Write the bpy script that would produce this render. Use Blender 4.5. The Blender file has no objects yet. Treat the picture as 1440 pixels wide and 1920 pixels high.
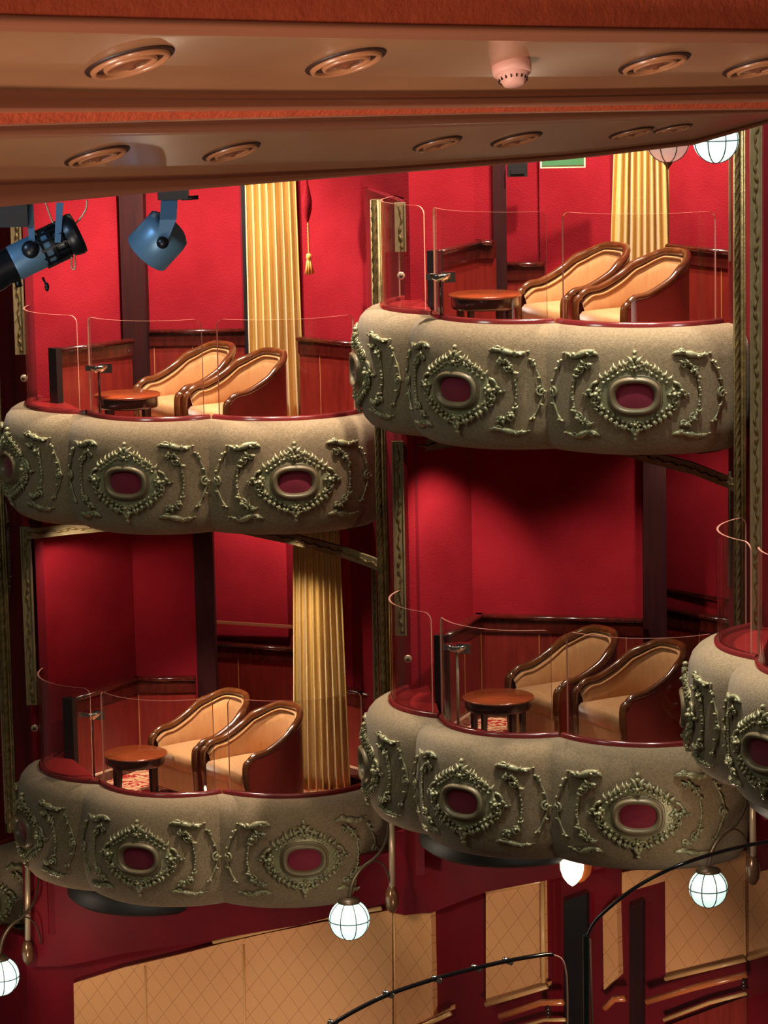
import bpy, math, random
from mathutils import Vector, Matrix
R=math.radians; PI=math.pi
rnd=random.Random(7)
C=bpy.context.scene.collection
V=Vector
# ---------------------------------------------------------------- camera model
F=6300.; TH=math.atan(1110/6300.); RO=R(1.15)
r0=V((1,0,0)); u0=V((0,math.sin(TH),math.cos(TH))); fw=V((0,math.cos(TH),-math.sin(TH)))
cr=r0*math.cos(RO)-u0*math.sin(RO); cu=u0*math.cos(RO)+r0*math.sin(RO)
def ray(x,y): return cr*(x-720)-cu*(y-960)+fw*F
def PY(x,y,Y): d=ray(x,y); return d*(Y/d.y)
def PZ(x,y,z): d=ray(x,y); return d*(z/d.z)
def XY(x,y,Y): p=PY(x,y,Y); return (p.x,p.y)
cam=bpy.data.cameras.new('camera'); co=bpy.data.objects.new('camera',cam); C.objects.link(co)
m=Matrix((( cr.x,cu.x,-fw.x,0),(cr.y,cu.y,-fw.y,0),(cr.z,cu.z,-fw.z,0),(0,0,0,1)))
co.matrix_world=m
cam.sensor_fit='VERTICAL'; cam.sensor_height=36; cam.lens=36*F/1920.; cam.clip_start=.1; cam.clip_end=200
S=bpy.context.scene; S.camera=co
S.view_settings.view_transform='Standard'; S.view_settings.look='None'; S.view_settings.gamma=1
S.view_settings.exposure=0.0
# ---------------------------------------------------------------- materials
def lin(c):
    return tuple((v/255/12.92 if v/255<=.04045 else ((v/255+.055)/1.055)**2.4) for v in c)+(1,)
MATS={}
def mat(name,col,rough=.6,metal=0,noise=None,bump=None,sheen=0,spec=.5,coat=0,emit=None,col2=None,nscale=8,stretch=None):
    if name in MATS: return MATS[name]
    m=bpy.data.materials.new(name); m.use_nodes=True; nt=m.node_tree; b=nt.nodes['Principled BSDF']
    col=lin(col); b.inputs['Base Color'].default_value=col
    b.inputs['Roughness'].default_value=rough; b.inputs['Metallic'].default_value=metal
    b.inputs['Specular IOR Level'].default_value=spec
    if sheen: b.inputs['Sheen Weight'].default_value=sheen
    if coat: b.inputs['Coat Weight'].default_value=coat; b.inputs['Coat Roughness'].default_value=.12
    if emit: b.inputs['Emission Color'].default_value=lin(emit[0]); b.inputs['Emission Strength'].default_value=emit[1]
    tc=nt.nodes.new('ShaderNodeTexCoord'); mp=nt.nodes.new('ShaderNodeMapping')
    nt.links.new(tc.outputs['Object'],mp.inputs['Vector'])
    if stretch: mp.inputs['Scale'].default_value=stretch
    if col2:
        n=nt.nodes.new('ShaderNodeTexNoise'); n.inputs['Scale'].default_value=nscale; n.inputs['Detail'].default_value=6
        nt.links.new(mp.outputs[0],n.inputs['Vector'])
        rp=nt.nodes.new('ShaderNodeValToRGB'); rp.color_ramp.elements[0].position=.32; rp.color_ramp.elements[1].position=.68
        rp.color_ramp.elements[0].color=col; rp.color_ramp.elements[1].color=lin(col2)
        nt.links.new(n.outputs['Fac'],rp.inputs[0]); nt.links.new(rp.outputs[0],b.inputs['Base Color'])
    if bump:
        n2=nt.nodes.new('ShaderNodeTexNoise'); n2.inputs['Scale'].default_value=bump[0]; n2.inputs['Detail'].default_value=3
        nt.links.new(mp.outputs[0],n2.inputs['Vector'])
        bp=nt.nodes.new('ShaderNodeBump'); bp.inputs['Strength'].default_value=bump[1]; bp.inputs['Distance'].default_value=.01
        nt.links.new(n2.outputs['Fac'],bp.inputs['Height']); nt.links.new(bp.outputs[0],b.inputs['Normal'])
    MATS[name]=m; return m
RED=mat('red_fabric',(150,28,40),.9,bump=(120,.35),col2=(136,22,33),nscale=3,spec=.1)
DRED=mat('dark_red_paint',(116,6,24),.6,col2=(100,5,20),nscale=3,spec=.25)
WAIN=mat('wainscot_mahogany',(132,38,30),.38,col2=(112,28,24),nscale=5,stretch=(6,6,.8),coat=.2)
RAILW=mat('dark_mahogany',(84,26,20),.22,col2=(60,18,14),nscale=6,stretch=(5,5,1),coat=.6)
PILL=mat('pillar_wood',(52,14,16),.6,spec=.2,col2=(40,10,12),nscale=5,stretch=(6,6,.6))
RIMW=mat('rim_mahogany',(118,36,36),.2,coat=.7)
LEDGE=mat('ledge_mahogany',(136,34,34),.3,coat=.4)
SUEDE=mat('suede_padding',(158,134,104),.9,bump=(220,.6),col2=(134,112,84),nscale=60,sheen=.2,spec=.2)
ORN=mat('verdigris_bronze',(172,162,124),.36,metal=.25,col2=(136,132,100),nscale=14,bump=(90,.3))
FRM=mat('medallion_bronze',(128,108,80),.42,metal=.15,col2=(112,100,74),nscale=12)
INSET=mat('wine_velvet',(128,14,44),.8,sheen=.2)
GOLD=mat('antique_gold',(132,110,68),.42,metal=.4,col2=(98,80,46),nscale=20,bump=(60,.3))
JAMB=mat('gilded_jamb',(132,114,80),.55,metal=.15,col2=(116,98,66),nscale=16)
CARV=mat('carved_dark_gold',(112,90,52),.4,metal=.5)
CURT=mat('gold_satin',(226,188,104),.5,col2=(206,164,84),nscale=5,sheen=.4,stretch=(1,1,.2))
UPH=mat('tan_upholstery',(198,148,94),.7,col2=(190,134,82),nscale=40,sheen=.25,stretch=(1,1,.15))
CHO=mat('chair_outer_leather',(136,44,32),.42,col2=(118,34,26),nscale=4)
CHW=mat('chair_walnut',(112,62,28),.2,col2=(74,36,16),nscale=9,coat=.7)
TABT=mat('table_top_walnut',(150,72,34),.22,col2=(124,54,26),nscale=7,stretch=(1,5,1),coat=.5)
TABD=mat('table_dark_wood',(48,20,14),.25,coat=.5)
CHROME=mat('chrome',(210,205,195),.12,metal=1)
BLACK=mat('black_leather',(22,16,18),.45)
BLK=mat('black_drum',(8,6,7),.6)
LINE=mat('joint_strip_brass',(214,140,90),.35,metal=.3)
SKIRT=mat('pale_skirting',(226,190,160),.4)
TAN=mat('ceiling_gloss_tan',(162,112,78),.28,col2=(150,100,70),nscale=2,spec=.6,coat=.25)
MOLD=mat('ceiling_moulding',(150,88,62),.35,coat=.2)
ORANGE=mat('ceiling_terracotta',(188,78,44),.7,bump=(60,.5),col2=(172,68,38),nscale=20)
RECESS=mat('dark_brown_gap_shade',(52,26,16),.5)  # dark brown paints the shade of the downlight gaps; knob buttons too
TRIMR=mat('downlight_trim_tan',(168,108,72),.35,coat=.2)
LENSD=mat('downlight_lens',(118,66,44),.3,coat=.3)
DETECT=mat('detector_plastic',(222,160,144),.5)
SPOTB=mat('spotlight_blue_grey',(92,128,156),.4,metal=.3)
SPOTK=mat('spotlight_black',(20,24,30),.35,metal=.3)
BRONZE=mat('lamp_bronze',(74,60,44),.4,metal=.5)
ACORN=mat('acorn_bronze',(120,84,58),.25,metal=.5,coat=.4)
POLE=mat('pole_champagne',(190,164,136),.35,metal=.4)
GLOBE=mat('lit_globe_glass',(240,255,250),.4,emit=((205,238,226),1.35))
GLOBEP=mat('pale_globe_glass',(240,200,190),.4,emit=((240,205,190),.35))
SCONCE=mat('lit_sconce_glass',(255,240,210),.4,emit=((255,240,205),2.6))
SCONO=mat('sconce_amber_shell',(224,120,60),.4)
TASS=mat('tassel_gold',(232,160,80),.6)
ROPE=mat('tassel_rope',(200,80,80),.7)
WOODH=mat('handrail_oak',(206,112,60),.25,coat=.5)
PANM=mat('panel_moulding_gold',(226,170,108),.35,coat=.3)
WIRE=mat('wire_patina',(70,92,96),.5)
SIGNG=mat('sign_green',(60,110,70),.5,emit=((60,110,70),.15))
SIGNW=mat('sign_border',(230,215,180),.5)
GREENG=mat('glass_green_edge',(34,78,72),.15)
BLKROD=mat('black_gloss_rod',(14,14,16),.12,coat=.8)
# quilted panel
def quilt():
    m=bpy.data.materials.new('quilted_beige'); m.use_nodes=True; nt=m.node_tree; b=nt.nodes['Principled BSDF']
    b.inputs['Roughness'].default_value=.65
    uv=nt.nodes.new('ShaderNodeUVMap'); sp=nt.nodes.new('ShaderNodeSeparateXYZ'); nt.links.new(uv.outputs[0],sp.inputs[0])
    def op(o,a,bv=None):
        n=nt.nodes.new('ShaderNodeMath'); n.operation=o
        for i,v in enumerate((a,bv)):
            if v is None: continue
            if isinstance(v,(int,float)): n.inputs[i].default_value=v
            else: nt.links.new(v,n.inputs[i])
        return n.outputs[0]
    x=op('MULTIPLY',sp.outputs[0],6.2); y=op('MULTIPLY',sp.outputs[1],5.2)
    a=op('ABSOLUTE',op('SUBTRACT',op('FRACT',op('ADD',x,y)),.5)); c=op('ABSOLUTE',op('SUBTRACT',op('FRACT',op('SUBTRACT',x,y)),.5))
    mn=op('MINIMUM',a,c); ln=op('LESS_THAN',mn,.018)
    mx=nt.nodes.new('ShaderNodeMixRGB'); mx.inputs[1].default_value=lin((228,160,104)); mx.inputs[2].default_value=lin((192,126,80))
    nt.links.new(ln,mx.inputs[0]); nt.links.new(mx.outputs[0],b.inputs['Base Color'])
    bp=nt.nodes.new('ShaderNodeBump'); bp.inputs['Strength'].default_value=.12; bp.inputs['Distance'].default_value=.01
    nt.links.new(op('MINIMUM',op('MULTIPLY',mn,5),.5),bp.inputs['Height']); nt.links.new(bp.outputs[0],b.inputs['Normal'])
    return m
QUILT=quilt()
def carpet():
    m=bpy.data.materials.new('swirl_carpet'); m.use_nodes=True; nt=m.node_tree; b=nt.nodes['Principled BSDF']
    b.inputs['Roughness'].default_value=.9
    tc=nt.nodes.new('ShaderNodeTexCoord'); w=nt.nodes.new('ShaderNodeTexWave'); w.wave_type='RINGS'
    w.inputs['Scale'].default_value=5; w.inputs['Distortion'].default_value=14; w.inputs['Detail'].default_value=2; w.inputs['Detail Scale'].default_value=2
    nt.links.new(tc.outputs['Object'],w.inputs['Vector'])
    rp=nt.nodes.new('ShaderNodeValToRGB'); rp.color_ramp.elements[0].position=.42; rp.color_ramp.elements[1].position=.55
    rp.color_ramp.elements[0].color=lin((190,24,30)); rp.color_ramp.elements[1].color=lin((238,200,150))
    nt.links.new(w.outputs['Fac'],rp.inputs[0]); nt.links.new(rp.outputs[0],b.inputs['Base Color'])
    return m
CARPET=carpet()
def glassmat(name,tint,refl,rough=.02):
    m=bpy.data.materials.new(name); m.use_nodes=True; nt=m.node_tree; nt.nodes.clear()
    o=nt.nodes.new('ShaderNodeOutputMaterial'); t=nt.nodes.new('ShaderNodeBsdfTransparent'); g=nt.nodes.new('ShaderNodeBsdfGlossy')
    t.inputs[0].default_value=tint; g.inputs['Roughness'].default_value=rough
    lw=nt.nodes.new('ShaderNodeLayerWeight'); lw.inputs['Blend'].default_value=.5
    pw=nt.nodes.new('ShaderNodeMath'); pw.operation='POWER'; nt.links.new(lw.outputs['Facing'],pw.inputs[0]); pw.inputs[1].default_value=4.5
    fr=nt.nodes.new('ShaderNodeMath'); fr.operation='MULTIPLY_ADD'; nt.links.new(pw.outputs[0],fr.inputs[0]); fr.inputs[1].default_value=.75; fr.inputs[2].default_value=refl
    mx=nt.nodes.new('ShaderNodeMixShader'); nt.links.new(fr.outputs[0],mx.inputs[0]); nt.links.new(t.outputs[0],mx.inputs[1]); nt.links.new(g.outputs[0],mx.inputs[2])
    nt.links.new(mx.outputs[0],o.inputs[0]); return m
GLASS=glassmat('clear_glass',(.965,.945,.945,1),.035)
GEDGE=mat('glass_edge_painted_light',(214,150,130),.15,coat=.6)  # pale pink paints the light caught along the glass edges
# ---------------------------------------------------------------- mesh helpers
class MB:
    def __init__(s): s.v=[]; s.f=[]; s.sm=[]; s.uv=None
    def add(s,vs,fs,sm=True):
        o=len(s.v); s.v+= [tuple(v) for v in vs]; s.f+=[tuple(i+o for i in f) for f in fs]; s.sm+=[sm]*len(fs)
    def grid(s,rows,sm=True,closeu=False,closev=False):
        n=len(rows); k=len(rows[0]); vs=[p for r in rows for p in r]; fs=[]
        for i in range(n if closev else n-1):
            for j in range(k if closeu else k-1):
                a=i*k+j; b=i*k+(j+1)%k; c=((i+1)%n)*k+(j+1)%k; d=((i+1)%n)*k+j
                fs.append((a,b,c,d))
        s.add(vs,fs,sm)
    def prism(s,poly,z0,z1,sm=False):
        n=len(poly); vs=[(p[0],p[1],z0) for p in poly]+[(p[0],p[1],z1) for p in poly]
        fs=[tuple(range(n))[::-1],tuple(range(n,2*n))]+[(i,(i+1)%n,n+(i+1)%n,n+i) for i in range(n)]
        s.add(vs,fs,sm)
    def slab(s,pts,off,sm=False):
        n=len(pts); off=V(off); a=[V(p) for p in pts]; vs=a+[p+off for p in a]
        fs=[tuple(range(n)),tuple(range(n,2*n))[::-1]]+[(i,n+i,n+(i+1)%n,(i+1)%n) for i in range(n)]
        s.add(vs,fs,sm)
    def box(s,c,d,rz=0,M=None):
        x,y,z=[q/2 for q in d]; vs=[]
        for i in (-1,1):
            for j in (-1,1):
                for k in (-1,1): vs.append(V((i*x,j*y,k*z)))
        Mx=M if M else Matrix.Rotation(rz,3,'Z')
        vs=[Mx@v+V(c) for v in vs]
        s.add(vs,[(0,1,3,2),(4,6,7,5),(0,4,5,1),(2,3,7,6),(0,2,6,4),(1,5,7,3)],False)
    def tube(s,pts,rad,n=8,flat=1,up=(0,0,1),caps=True,f=None):
        pts=[V(p) for p in pts]; k=len(pts)
        if not hasattr(rad,'__len__'): rad=[rad]*k
        rows=[]; up=V(up)
        for i,p in enumerate(pts):
            t=(pts[min(i+1,k-1)]-pts[max(i-1,0)])
            t=t.normalized() if t.length>1e-9 else V((1,0,0))
            u=up if abs(t.dot(up))<.95 else V((1,0,0)) if abs(t.x)<.9 else V((0,1,0))
            a=t.cross(u).normalized(); b=a.cross(t).normalized()
            rows.append([p+a*(rad[i]*math.cos(2*PI*j/n))+b*(rad[i]*flat*math.sin(2*PI*j/n)) for j in range(n)])
        if f: rows=[[f(q) for q in r] for r in rows]
        s.grid(rows,True,closeu=True)
        if caps:
            o=len(s.v)-n*k; s.f.append(tuple(range(o,o+n))[::-1]); s.f.append(tuple(range(o+n*(k-1),o+n*k))); s.sm+=[True,True]
    def lathe(s,prof,n=24,M=None,sm=True):
        rows=[[V((r*math.cos(2*PI*j/n),r*math.sin(2*PI*j/n),z)) for j in range(n)] for r,z in prof]
        if M: rows=[[M@p for p in r] for r in rows]
        s.grid(rows,sm,closeu=True)
    def blob(s,c,r,f=None,n=6,m=4,rot=0):
        rows=[]
        cc,ss=math.cos(rot),math.sin(rot)
        for i in range(m+1):
            a=PI*i/m
            row=[]
            for j in range(n):
                b=2*PI*j/n; x=r[0]*math.sin(a)*math.cos(b); y=r[1]*math.sin(a)*math.sin(b)
                row.append(V((c[0]+x*cc-y*ss,c[1]+x*ss+y*cc,c[2]+r[2]*math.cos(a))))
            rows.append(row)
        if f: rows=[[f(q) for q in r_] for r_ in rows]
        s.grid(rows,True,closeu=True)
    def build(s,name,mt,parent=None,auto=None):
        me=bpy.data.meshes.new(name); me.from_pydata(s.v,[],s.f)
        for p,q in zip(me.polygons,s.sm): p.use_smooth=q
        me.materials.append(mt); me.validate(); me.update()
        import bmesh
        bm=bmesh.new(); bm.from_mesh(me); bmesh.ops.recalc_face_normals(bm,faces=bm.faces); bm.to_mesh(me); bm.free()
        o=bpy.data.objects.new(name,me); C.objects.link(o)
        if parent is not None: o.parent=parent
        return o
def thing(name,label,cat,loc=(0,0,0),rz=0,group=None):
    o=bpy.data.objects.new(name,None); o.empty_display_size=.1; C.objects.link(o); o.location=loc; o.rotation_euler=(0,0,rz)
    o['label']=label; o['category']=cat
    if group: o['group']=group
    return o
def tag(o,label,cat,group=None):
    o['label']=label; o['category']=cat
    if group: o['group']=group
    return o
def struct(o,label=None):
    o['kind']='structure'
    if label: o['label']=label
    return o
def dup(root,loc,rz,label,group=None):
    r=root.copy(); C.objects.link(r); r.location=loc; r.rotation_euler=(0,0,rz); r['label']=label
    if group: r['group']=group
    for ch in list(root.children):
        c=ch.copy(); C.objects.link(c); c.parent=r
        for g in ch.children:
            d=g.copy(); C.objects.link(d); d.parent=c
    return r
def arc3(a,b,sag,n):
    a=V(a);b=V(b); ch=(b-a).length; Rr=(ch*ch/4+sag*sag)/(2*sag); ha=math.asin(min(1,ch/2/Rr))
    t=(b-a).normalized(); nn=V((t.y,-t.x))    # right-hand side normal (outwards)
    cen=(a+b)/2+nn*(sag-Rr)
    base=math.atan2(nn.y,nn.x)
    return cen,Rr,base,ha
def smooth(pts,k=6):
    out=[]; P=[V(p) for p in pts]; n=len(P)
    for i in range(n-1):
        p0=P[max(i-1,0)];p1=P[i];p2=P[i+1];p3=P[min(i+2,n-1)]
        for j in range(k):
            t=j/k
            out.append(.5*((2*p1)+(-p0+p2)*t+(2*p0-5*p1+4*p2-p3)*t*t+(-p0+3*p1-3*p2+p3)*t**3))
    out.append(P[-1]); return out
# ---------------------------------------------------------------- parapet template (local origin = first notch of the rim, z=rim)
c1=V((.31,20.86)); c2=V((1.06,20.30)); ce=V((2.08,20.14)); ca=V((.16,21.80))
loc=lambda p:(p[0]-c1.x,p[1]-c1.y)
LOB=[('A',ca-c1,V((0,0)),.24),('B',V((0,0)),c2-c1,.235),('C',c2-c1,ce-c1,.235)]
PROF=[(-.05,-.012),(-.02,0.0),(.02,.002),(.055,-.008),(.09,-.03),(.12,-.065),(.138,-.115),(.145,-.18),(.147,-.3),(.146,-.42),(.143,-.53),(.13,-.6),(.105,-.66),(.07,-.70),(.02,-.725),(-.06,-.735),(-.2,-.735)]
PROF=[(o,z if z>-.1 else -.1+(z+.1)*1.065) for o,z in PROF]
def offs(h):
    pr=PROF[4:-3]
    if h>=pr[0][1]: return pr[0][0]
    for (o1,z1),(o2,z2) in zip(pr,pr[1:]):
        if z2<=h<=z1: return o1+(o2-o1)*((z1-h)/(z1-z2) if z1!=z2 else 0)
    return pr[-1][0]
def lobe_pts(a,b,sag,n,off=0,ext=0):
    cen,Rr,base,ha=arc3(a,b,sag,n)
    # a -> b runs counter-clockwise or clockwise: determine
    aa=math.atan2(a.y-cen.y,a.x-cen.x)-base
    aa=(aa+PI)%(2*PI)-PI; sgn=1 if aa<0 else -1
    hh=ha+ext
    return [ (cen.x+(Rr+off)*math.cos(base+sgn*(-hh+2*hh*i/n)), cen.y+(Rr+off)*math.sin(base+sgn*(-hh+2*hh*i/n))) for i in range(n+1)],cen,Rr,base,sgn,ha
def dims(): pass
def ornament_set(parent,cen,Rr,base,sgn,ha,cut):
    Ro=Rr+.147; H0=-.388
    def f(q):   # q=(s,h,d)
        h=H0+q[1]; a=base+sgn*q[0]/Ro; rr=Rr+offs(h)+q[2]
        return V((cen.x+rr*math.cos(a),cen.y+rr*math.sin(a),h))
    def curl(mb,c,r,a0,turns,rad,dirn=1,d=.012):
        pts=[];rr=[];N=int(10*turns)+3
        for i in range(N):
            t=i/(N-1); a=a0+dirn*t*turns*2*PI; q=r*(1-.8*t)
            pts.append((c[0]+q*math.cos(a),c[1]+q*math.sin(a),d+.01*t)); rr.append(rad*(1-.35*t))
        mb.tube(pts,rr,5,1.2,f=f)
    def leaf(mb,p,ang,L,w,d=.012):
        pts=[];rr=[]
        for i in range(5):
            t=i/4; a=ang+.9*t*(1 if w>0 else -1)
            pts.append((p[0]+L*t*math.cos(ang+.45*t*(1 if w>0 else -1)),p[1]+L*t*math.sin(ang+.45*t*(1 if w>0 else -1)),d+.014*math.sin(PI*t)))
            rr.append(abs(w)*(.45+.9*math.sin(PI*min(1,t+.15)))*(1-.75*t**3))
        mb.tube(pts,rr,5,.9,f=f)
    def flower(mb,c,r,d=.016):
        mb.blob((c[0],c[1],d+.008),(r*.45,r*.45,r*.6),f)
        for k in range(5):
            a=k*2*PI/5+rnd.random(); mb.blob((c[0]+r*.65*math.cos(a),c[1]+r*.65*math.sin(a),d),(r*.42,r*.3,r*.4),f,rot=a)
    # frame
    def sup(a,A,B,e=2.6):
        c,s_=math.cos(a),math.sin(a); return (A*math.copysign(abs(c)**(2/e),c),B*math.copysign(abs(s_)**(2/e),s_))
    mb=MB(); prof=[(.166,.130,0),(.165,.129,.018),(.158,.122,.024),(.151,.115,.018),(.149,.113,.034),(.143,.106,.046),(.132,.095,.049),(.122,.085,.044),(.115,.079,.030),(.111,.075,.012)]
    rows=[[f((*sup(2*PI*j/40,A,B),d)) for j in range(40)] for A,B,d in prof]; mb.grid(rows,True,closeu=True)
    fr=mb.build('medallion_frame',FRM,parent); fr['label']='rounded oval bronze frame'
    mb=MB(); rows=[[f((*sup(2*PI*j/32,.112*k,.076*k),.014+.008*(1-k*k))) for j in range(32)] for k in (1,.7,.35,.02)]
    mb.grid(rows,True,closeu=True); ins=mb.build('oval_inset',INSET,fr); ins['label']='wine red velvet oval inside the frame'
    # cartouche
    mb=MB(); N=48
    def outl(a):
        x,y=sup(a,.255,.185,1.7); w=1+.05*math.cos(8*a)+.03*math.cos(14*a); return x*w,y*w
    rows=[[f((outl(2*PI*j/N)[0]*k,outl(2*PI*j/N)[1]*k,d)) for j in range(N)] for k,d in ((1,-.004),(.985,.010),(.9,.014),(.6,.014))]
    mb.grid(rows,True,closeu=True)
    # crests
    for sg in (1,-1):
        curl(mb,(-.028,sg*.185),.034,sg*(-.3),1.3,.010,-sg); curl(mb,(.030,sg*.185),.034,PI+sg*.3,1.3,.010,sg)
        leaf(mb,(-.012,sg*.19),sg*1.75,.062,.013); leaf(mb,(.012,sg*.19),sg*1.4,.062,-.013)
        mb.blob((0,sg*.262,.02),(.016,.017,.018),f); mb.blob((0,sg*.232,.02),(.018,.02,.02),f)
        flower(mb,(0,sg*.172),.032,.022)
        for s2 in (1,-1):
            leaf(mb,(s2*.045,sg*.178),PI/2*sg-s2*sg*1.0,.05,.010*s2*sg)
            for t in (0,.25,.5,.75,1):
                x=s2*(.075+.115*t); y=sg*(.170-.075*t)
                leaf(mb,(x,y),(sg*(PI/2)-s2*sg*(.55+.5*t))+rnd.uniform(-.3,.3),.042+.012*rnd.random(),.0105*s2*sg)
                mb.blob((x-s2*.004,y-sg*.016,.018),(.014,.012,.014),f,rot=rnd.random()*3)
                mb.blob((x+s2*.02,y+sg*.012,.016),(.009,.009,.012),f)
    for s2 in (1,-1):
        curl(mb,(s2*.226,.020),.062,PI/2,.9,.011,s2*-1,.014)
        curl(mb,(s2*.235,-.035),.032,-PI/2,1.1,.008,s2,.014)
        flower(mb,(s2*.230,.008),.042,.02)
        flower(mb,(s2*.240,-.045),.024,.02); leaf(mb,(s2*.2,-.05),-PI/2-s2*.2,.05,.01*s2)
        mb.blob((s2*.295,0,.014),(.016,.014,.016),f); mb.blob((s2*.318,.004,.012),(.009,.009,.010),f)
        leaf(mb,(s2*.262,.03),0 if s2>0 else PI,.045,-.010*s2)
        for k in range(4): mb.blob((s2*(.205+.012*k),-.075-.006*k+.012*(k%2),.014),(.012,.010,.014),f)
    ct=mb.build('cartouche',ORN,parent); ct['label']='leafy diamond cartouche round the oval frame'
    # scrolls
    for sg in (1,-1):
        for s2 in (1,-1):
            cx=s2*.335
            if cx*1.0>0 and cut[1] and False: pass
            mb=MB(); pts=[];rr=[]
            for i in range(15):
                t=i/14; x=-.115+.23*t; y=.015*math.sin(2*PI*t)*s2+ (.004*math.cos(9*t))
                pts.append((cx+x,sg*.243+y,.010+.004*math.sin(PI*t))); rr.append(.005+.017*math.sin(PI*t)**.6*(.75+.25*math.sin(5*PI*t)))
            mb.tube(pts,rr,6,1.1,f=f)
            curl(mb,(cx-s2*.06,sg*.243+.014),.022,0,1.1,.008,s2); curl(mb,(cx+s2*.05,sg*.243-.010),.018,PI,1.1,.007,s2)
            for k in range(5): leaf(mb,(cx-.07+.035*k,sg*.243+.012*math.sin(2*PI*(.2+.15*k))*s2),rnd.choice((.5,2.4,-.6)),.03,.008)
            mb.blob((cx+s2*.128,sg*.243,.008),(.014,.006,.008),f)
            mb.build('scroll',ORN,parent)
    # inner floral brackets
    for s2 in (1,-1):
        mb=MB(); P=smooth([(s2*.275,.185,.01),(s2*.33,.178,.012),(s2*.372,.13,.012),(s2*.385,.06,.01),(s2*.392,0,.008),(s2*.385,-.06,.01),(s2*.368,-.12,.012),(s2*.325,-.165,.012),(s2*.275,-.178,.01)],4)
        n=len(P); mb.tube(P,[.005+.003*abs(math.sin(i)) for i in range(n)],5,f=f)
        for i in range(1,n-1,2):
            q=P[i]; t=abs(i/(n-1)-.5)*2
            rr=.010+.007*t*rnd.random()+.003*t
            mb.blob((q.x+rnd.uniform(-.011,.011)*t,q.y+rnd.uniform(-.01,.01),.014),(rr,rr*.8,rr),f,rot=rnd.random()*3)
            if t>.35: leaf(mb,(q.x,q.y),rnd.uniform(0,6.28),.038,.0085)
        for c_ in ((.352,.148),(.352,-.145)): flower(mb,(s2*c_[0],c_[1]),.027); curl(mb,(s2*c_[0],c_[1]),.036,rnd.random()*6,.9,.0065,s2)
        curl(mb,(s2*.29,.178),.022,0,1.2,.007,s2); curl(mb,(s2*.29,-.172),.022,PI,1.2,.007,-s2)
        mb.build('floral_bracket',ORN,parent)
    # outer garlands
    for s2 in (1,-1):
        mb=MB(); P=smooth([(s2*.478,.19,.01),(s2*.50,.15,.01),(s2*.528,.09,.012),(s2*.545,.03,.012),(s2*.545,-.03,.012),(s2*.525,-.09,.01),(s2*.50,-.14,.01),(s2*.478,-.17,.01)],4)
        n=len(P); mb.tube(P,[.004+.005*abs(math.sin(i*.55)) for i in range(n)],5,f=f)
        curl(mb,(s2*.538,.0),.033,PI/2,1.3,.009,s2); curl(mb,(s2*.545,-.004),.02,-PI/2,1,.009,-s2)
        for c_ in ((.474,.195),(.492,.185),(.472,-.17),(.495,-.165)): mb.blob((s2*c_[0],c_[1],.012),(.014,.009,.012),f,rot=rnd.random()*3)
        for k in range(4): leaf(mb,P[4+5*k][:2],rnd.uniform(0,6.28),.03,.007)
        mb.build('garland',ORN,parent)
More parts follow.
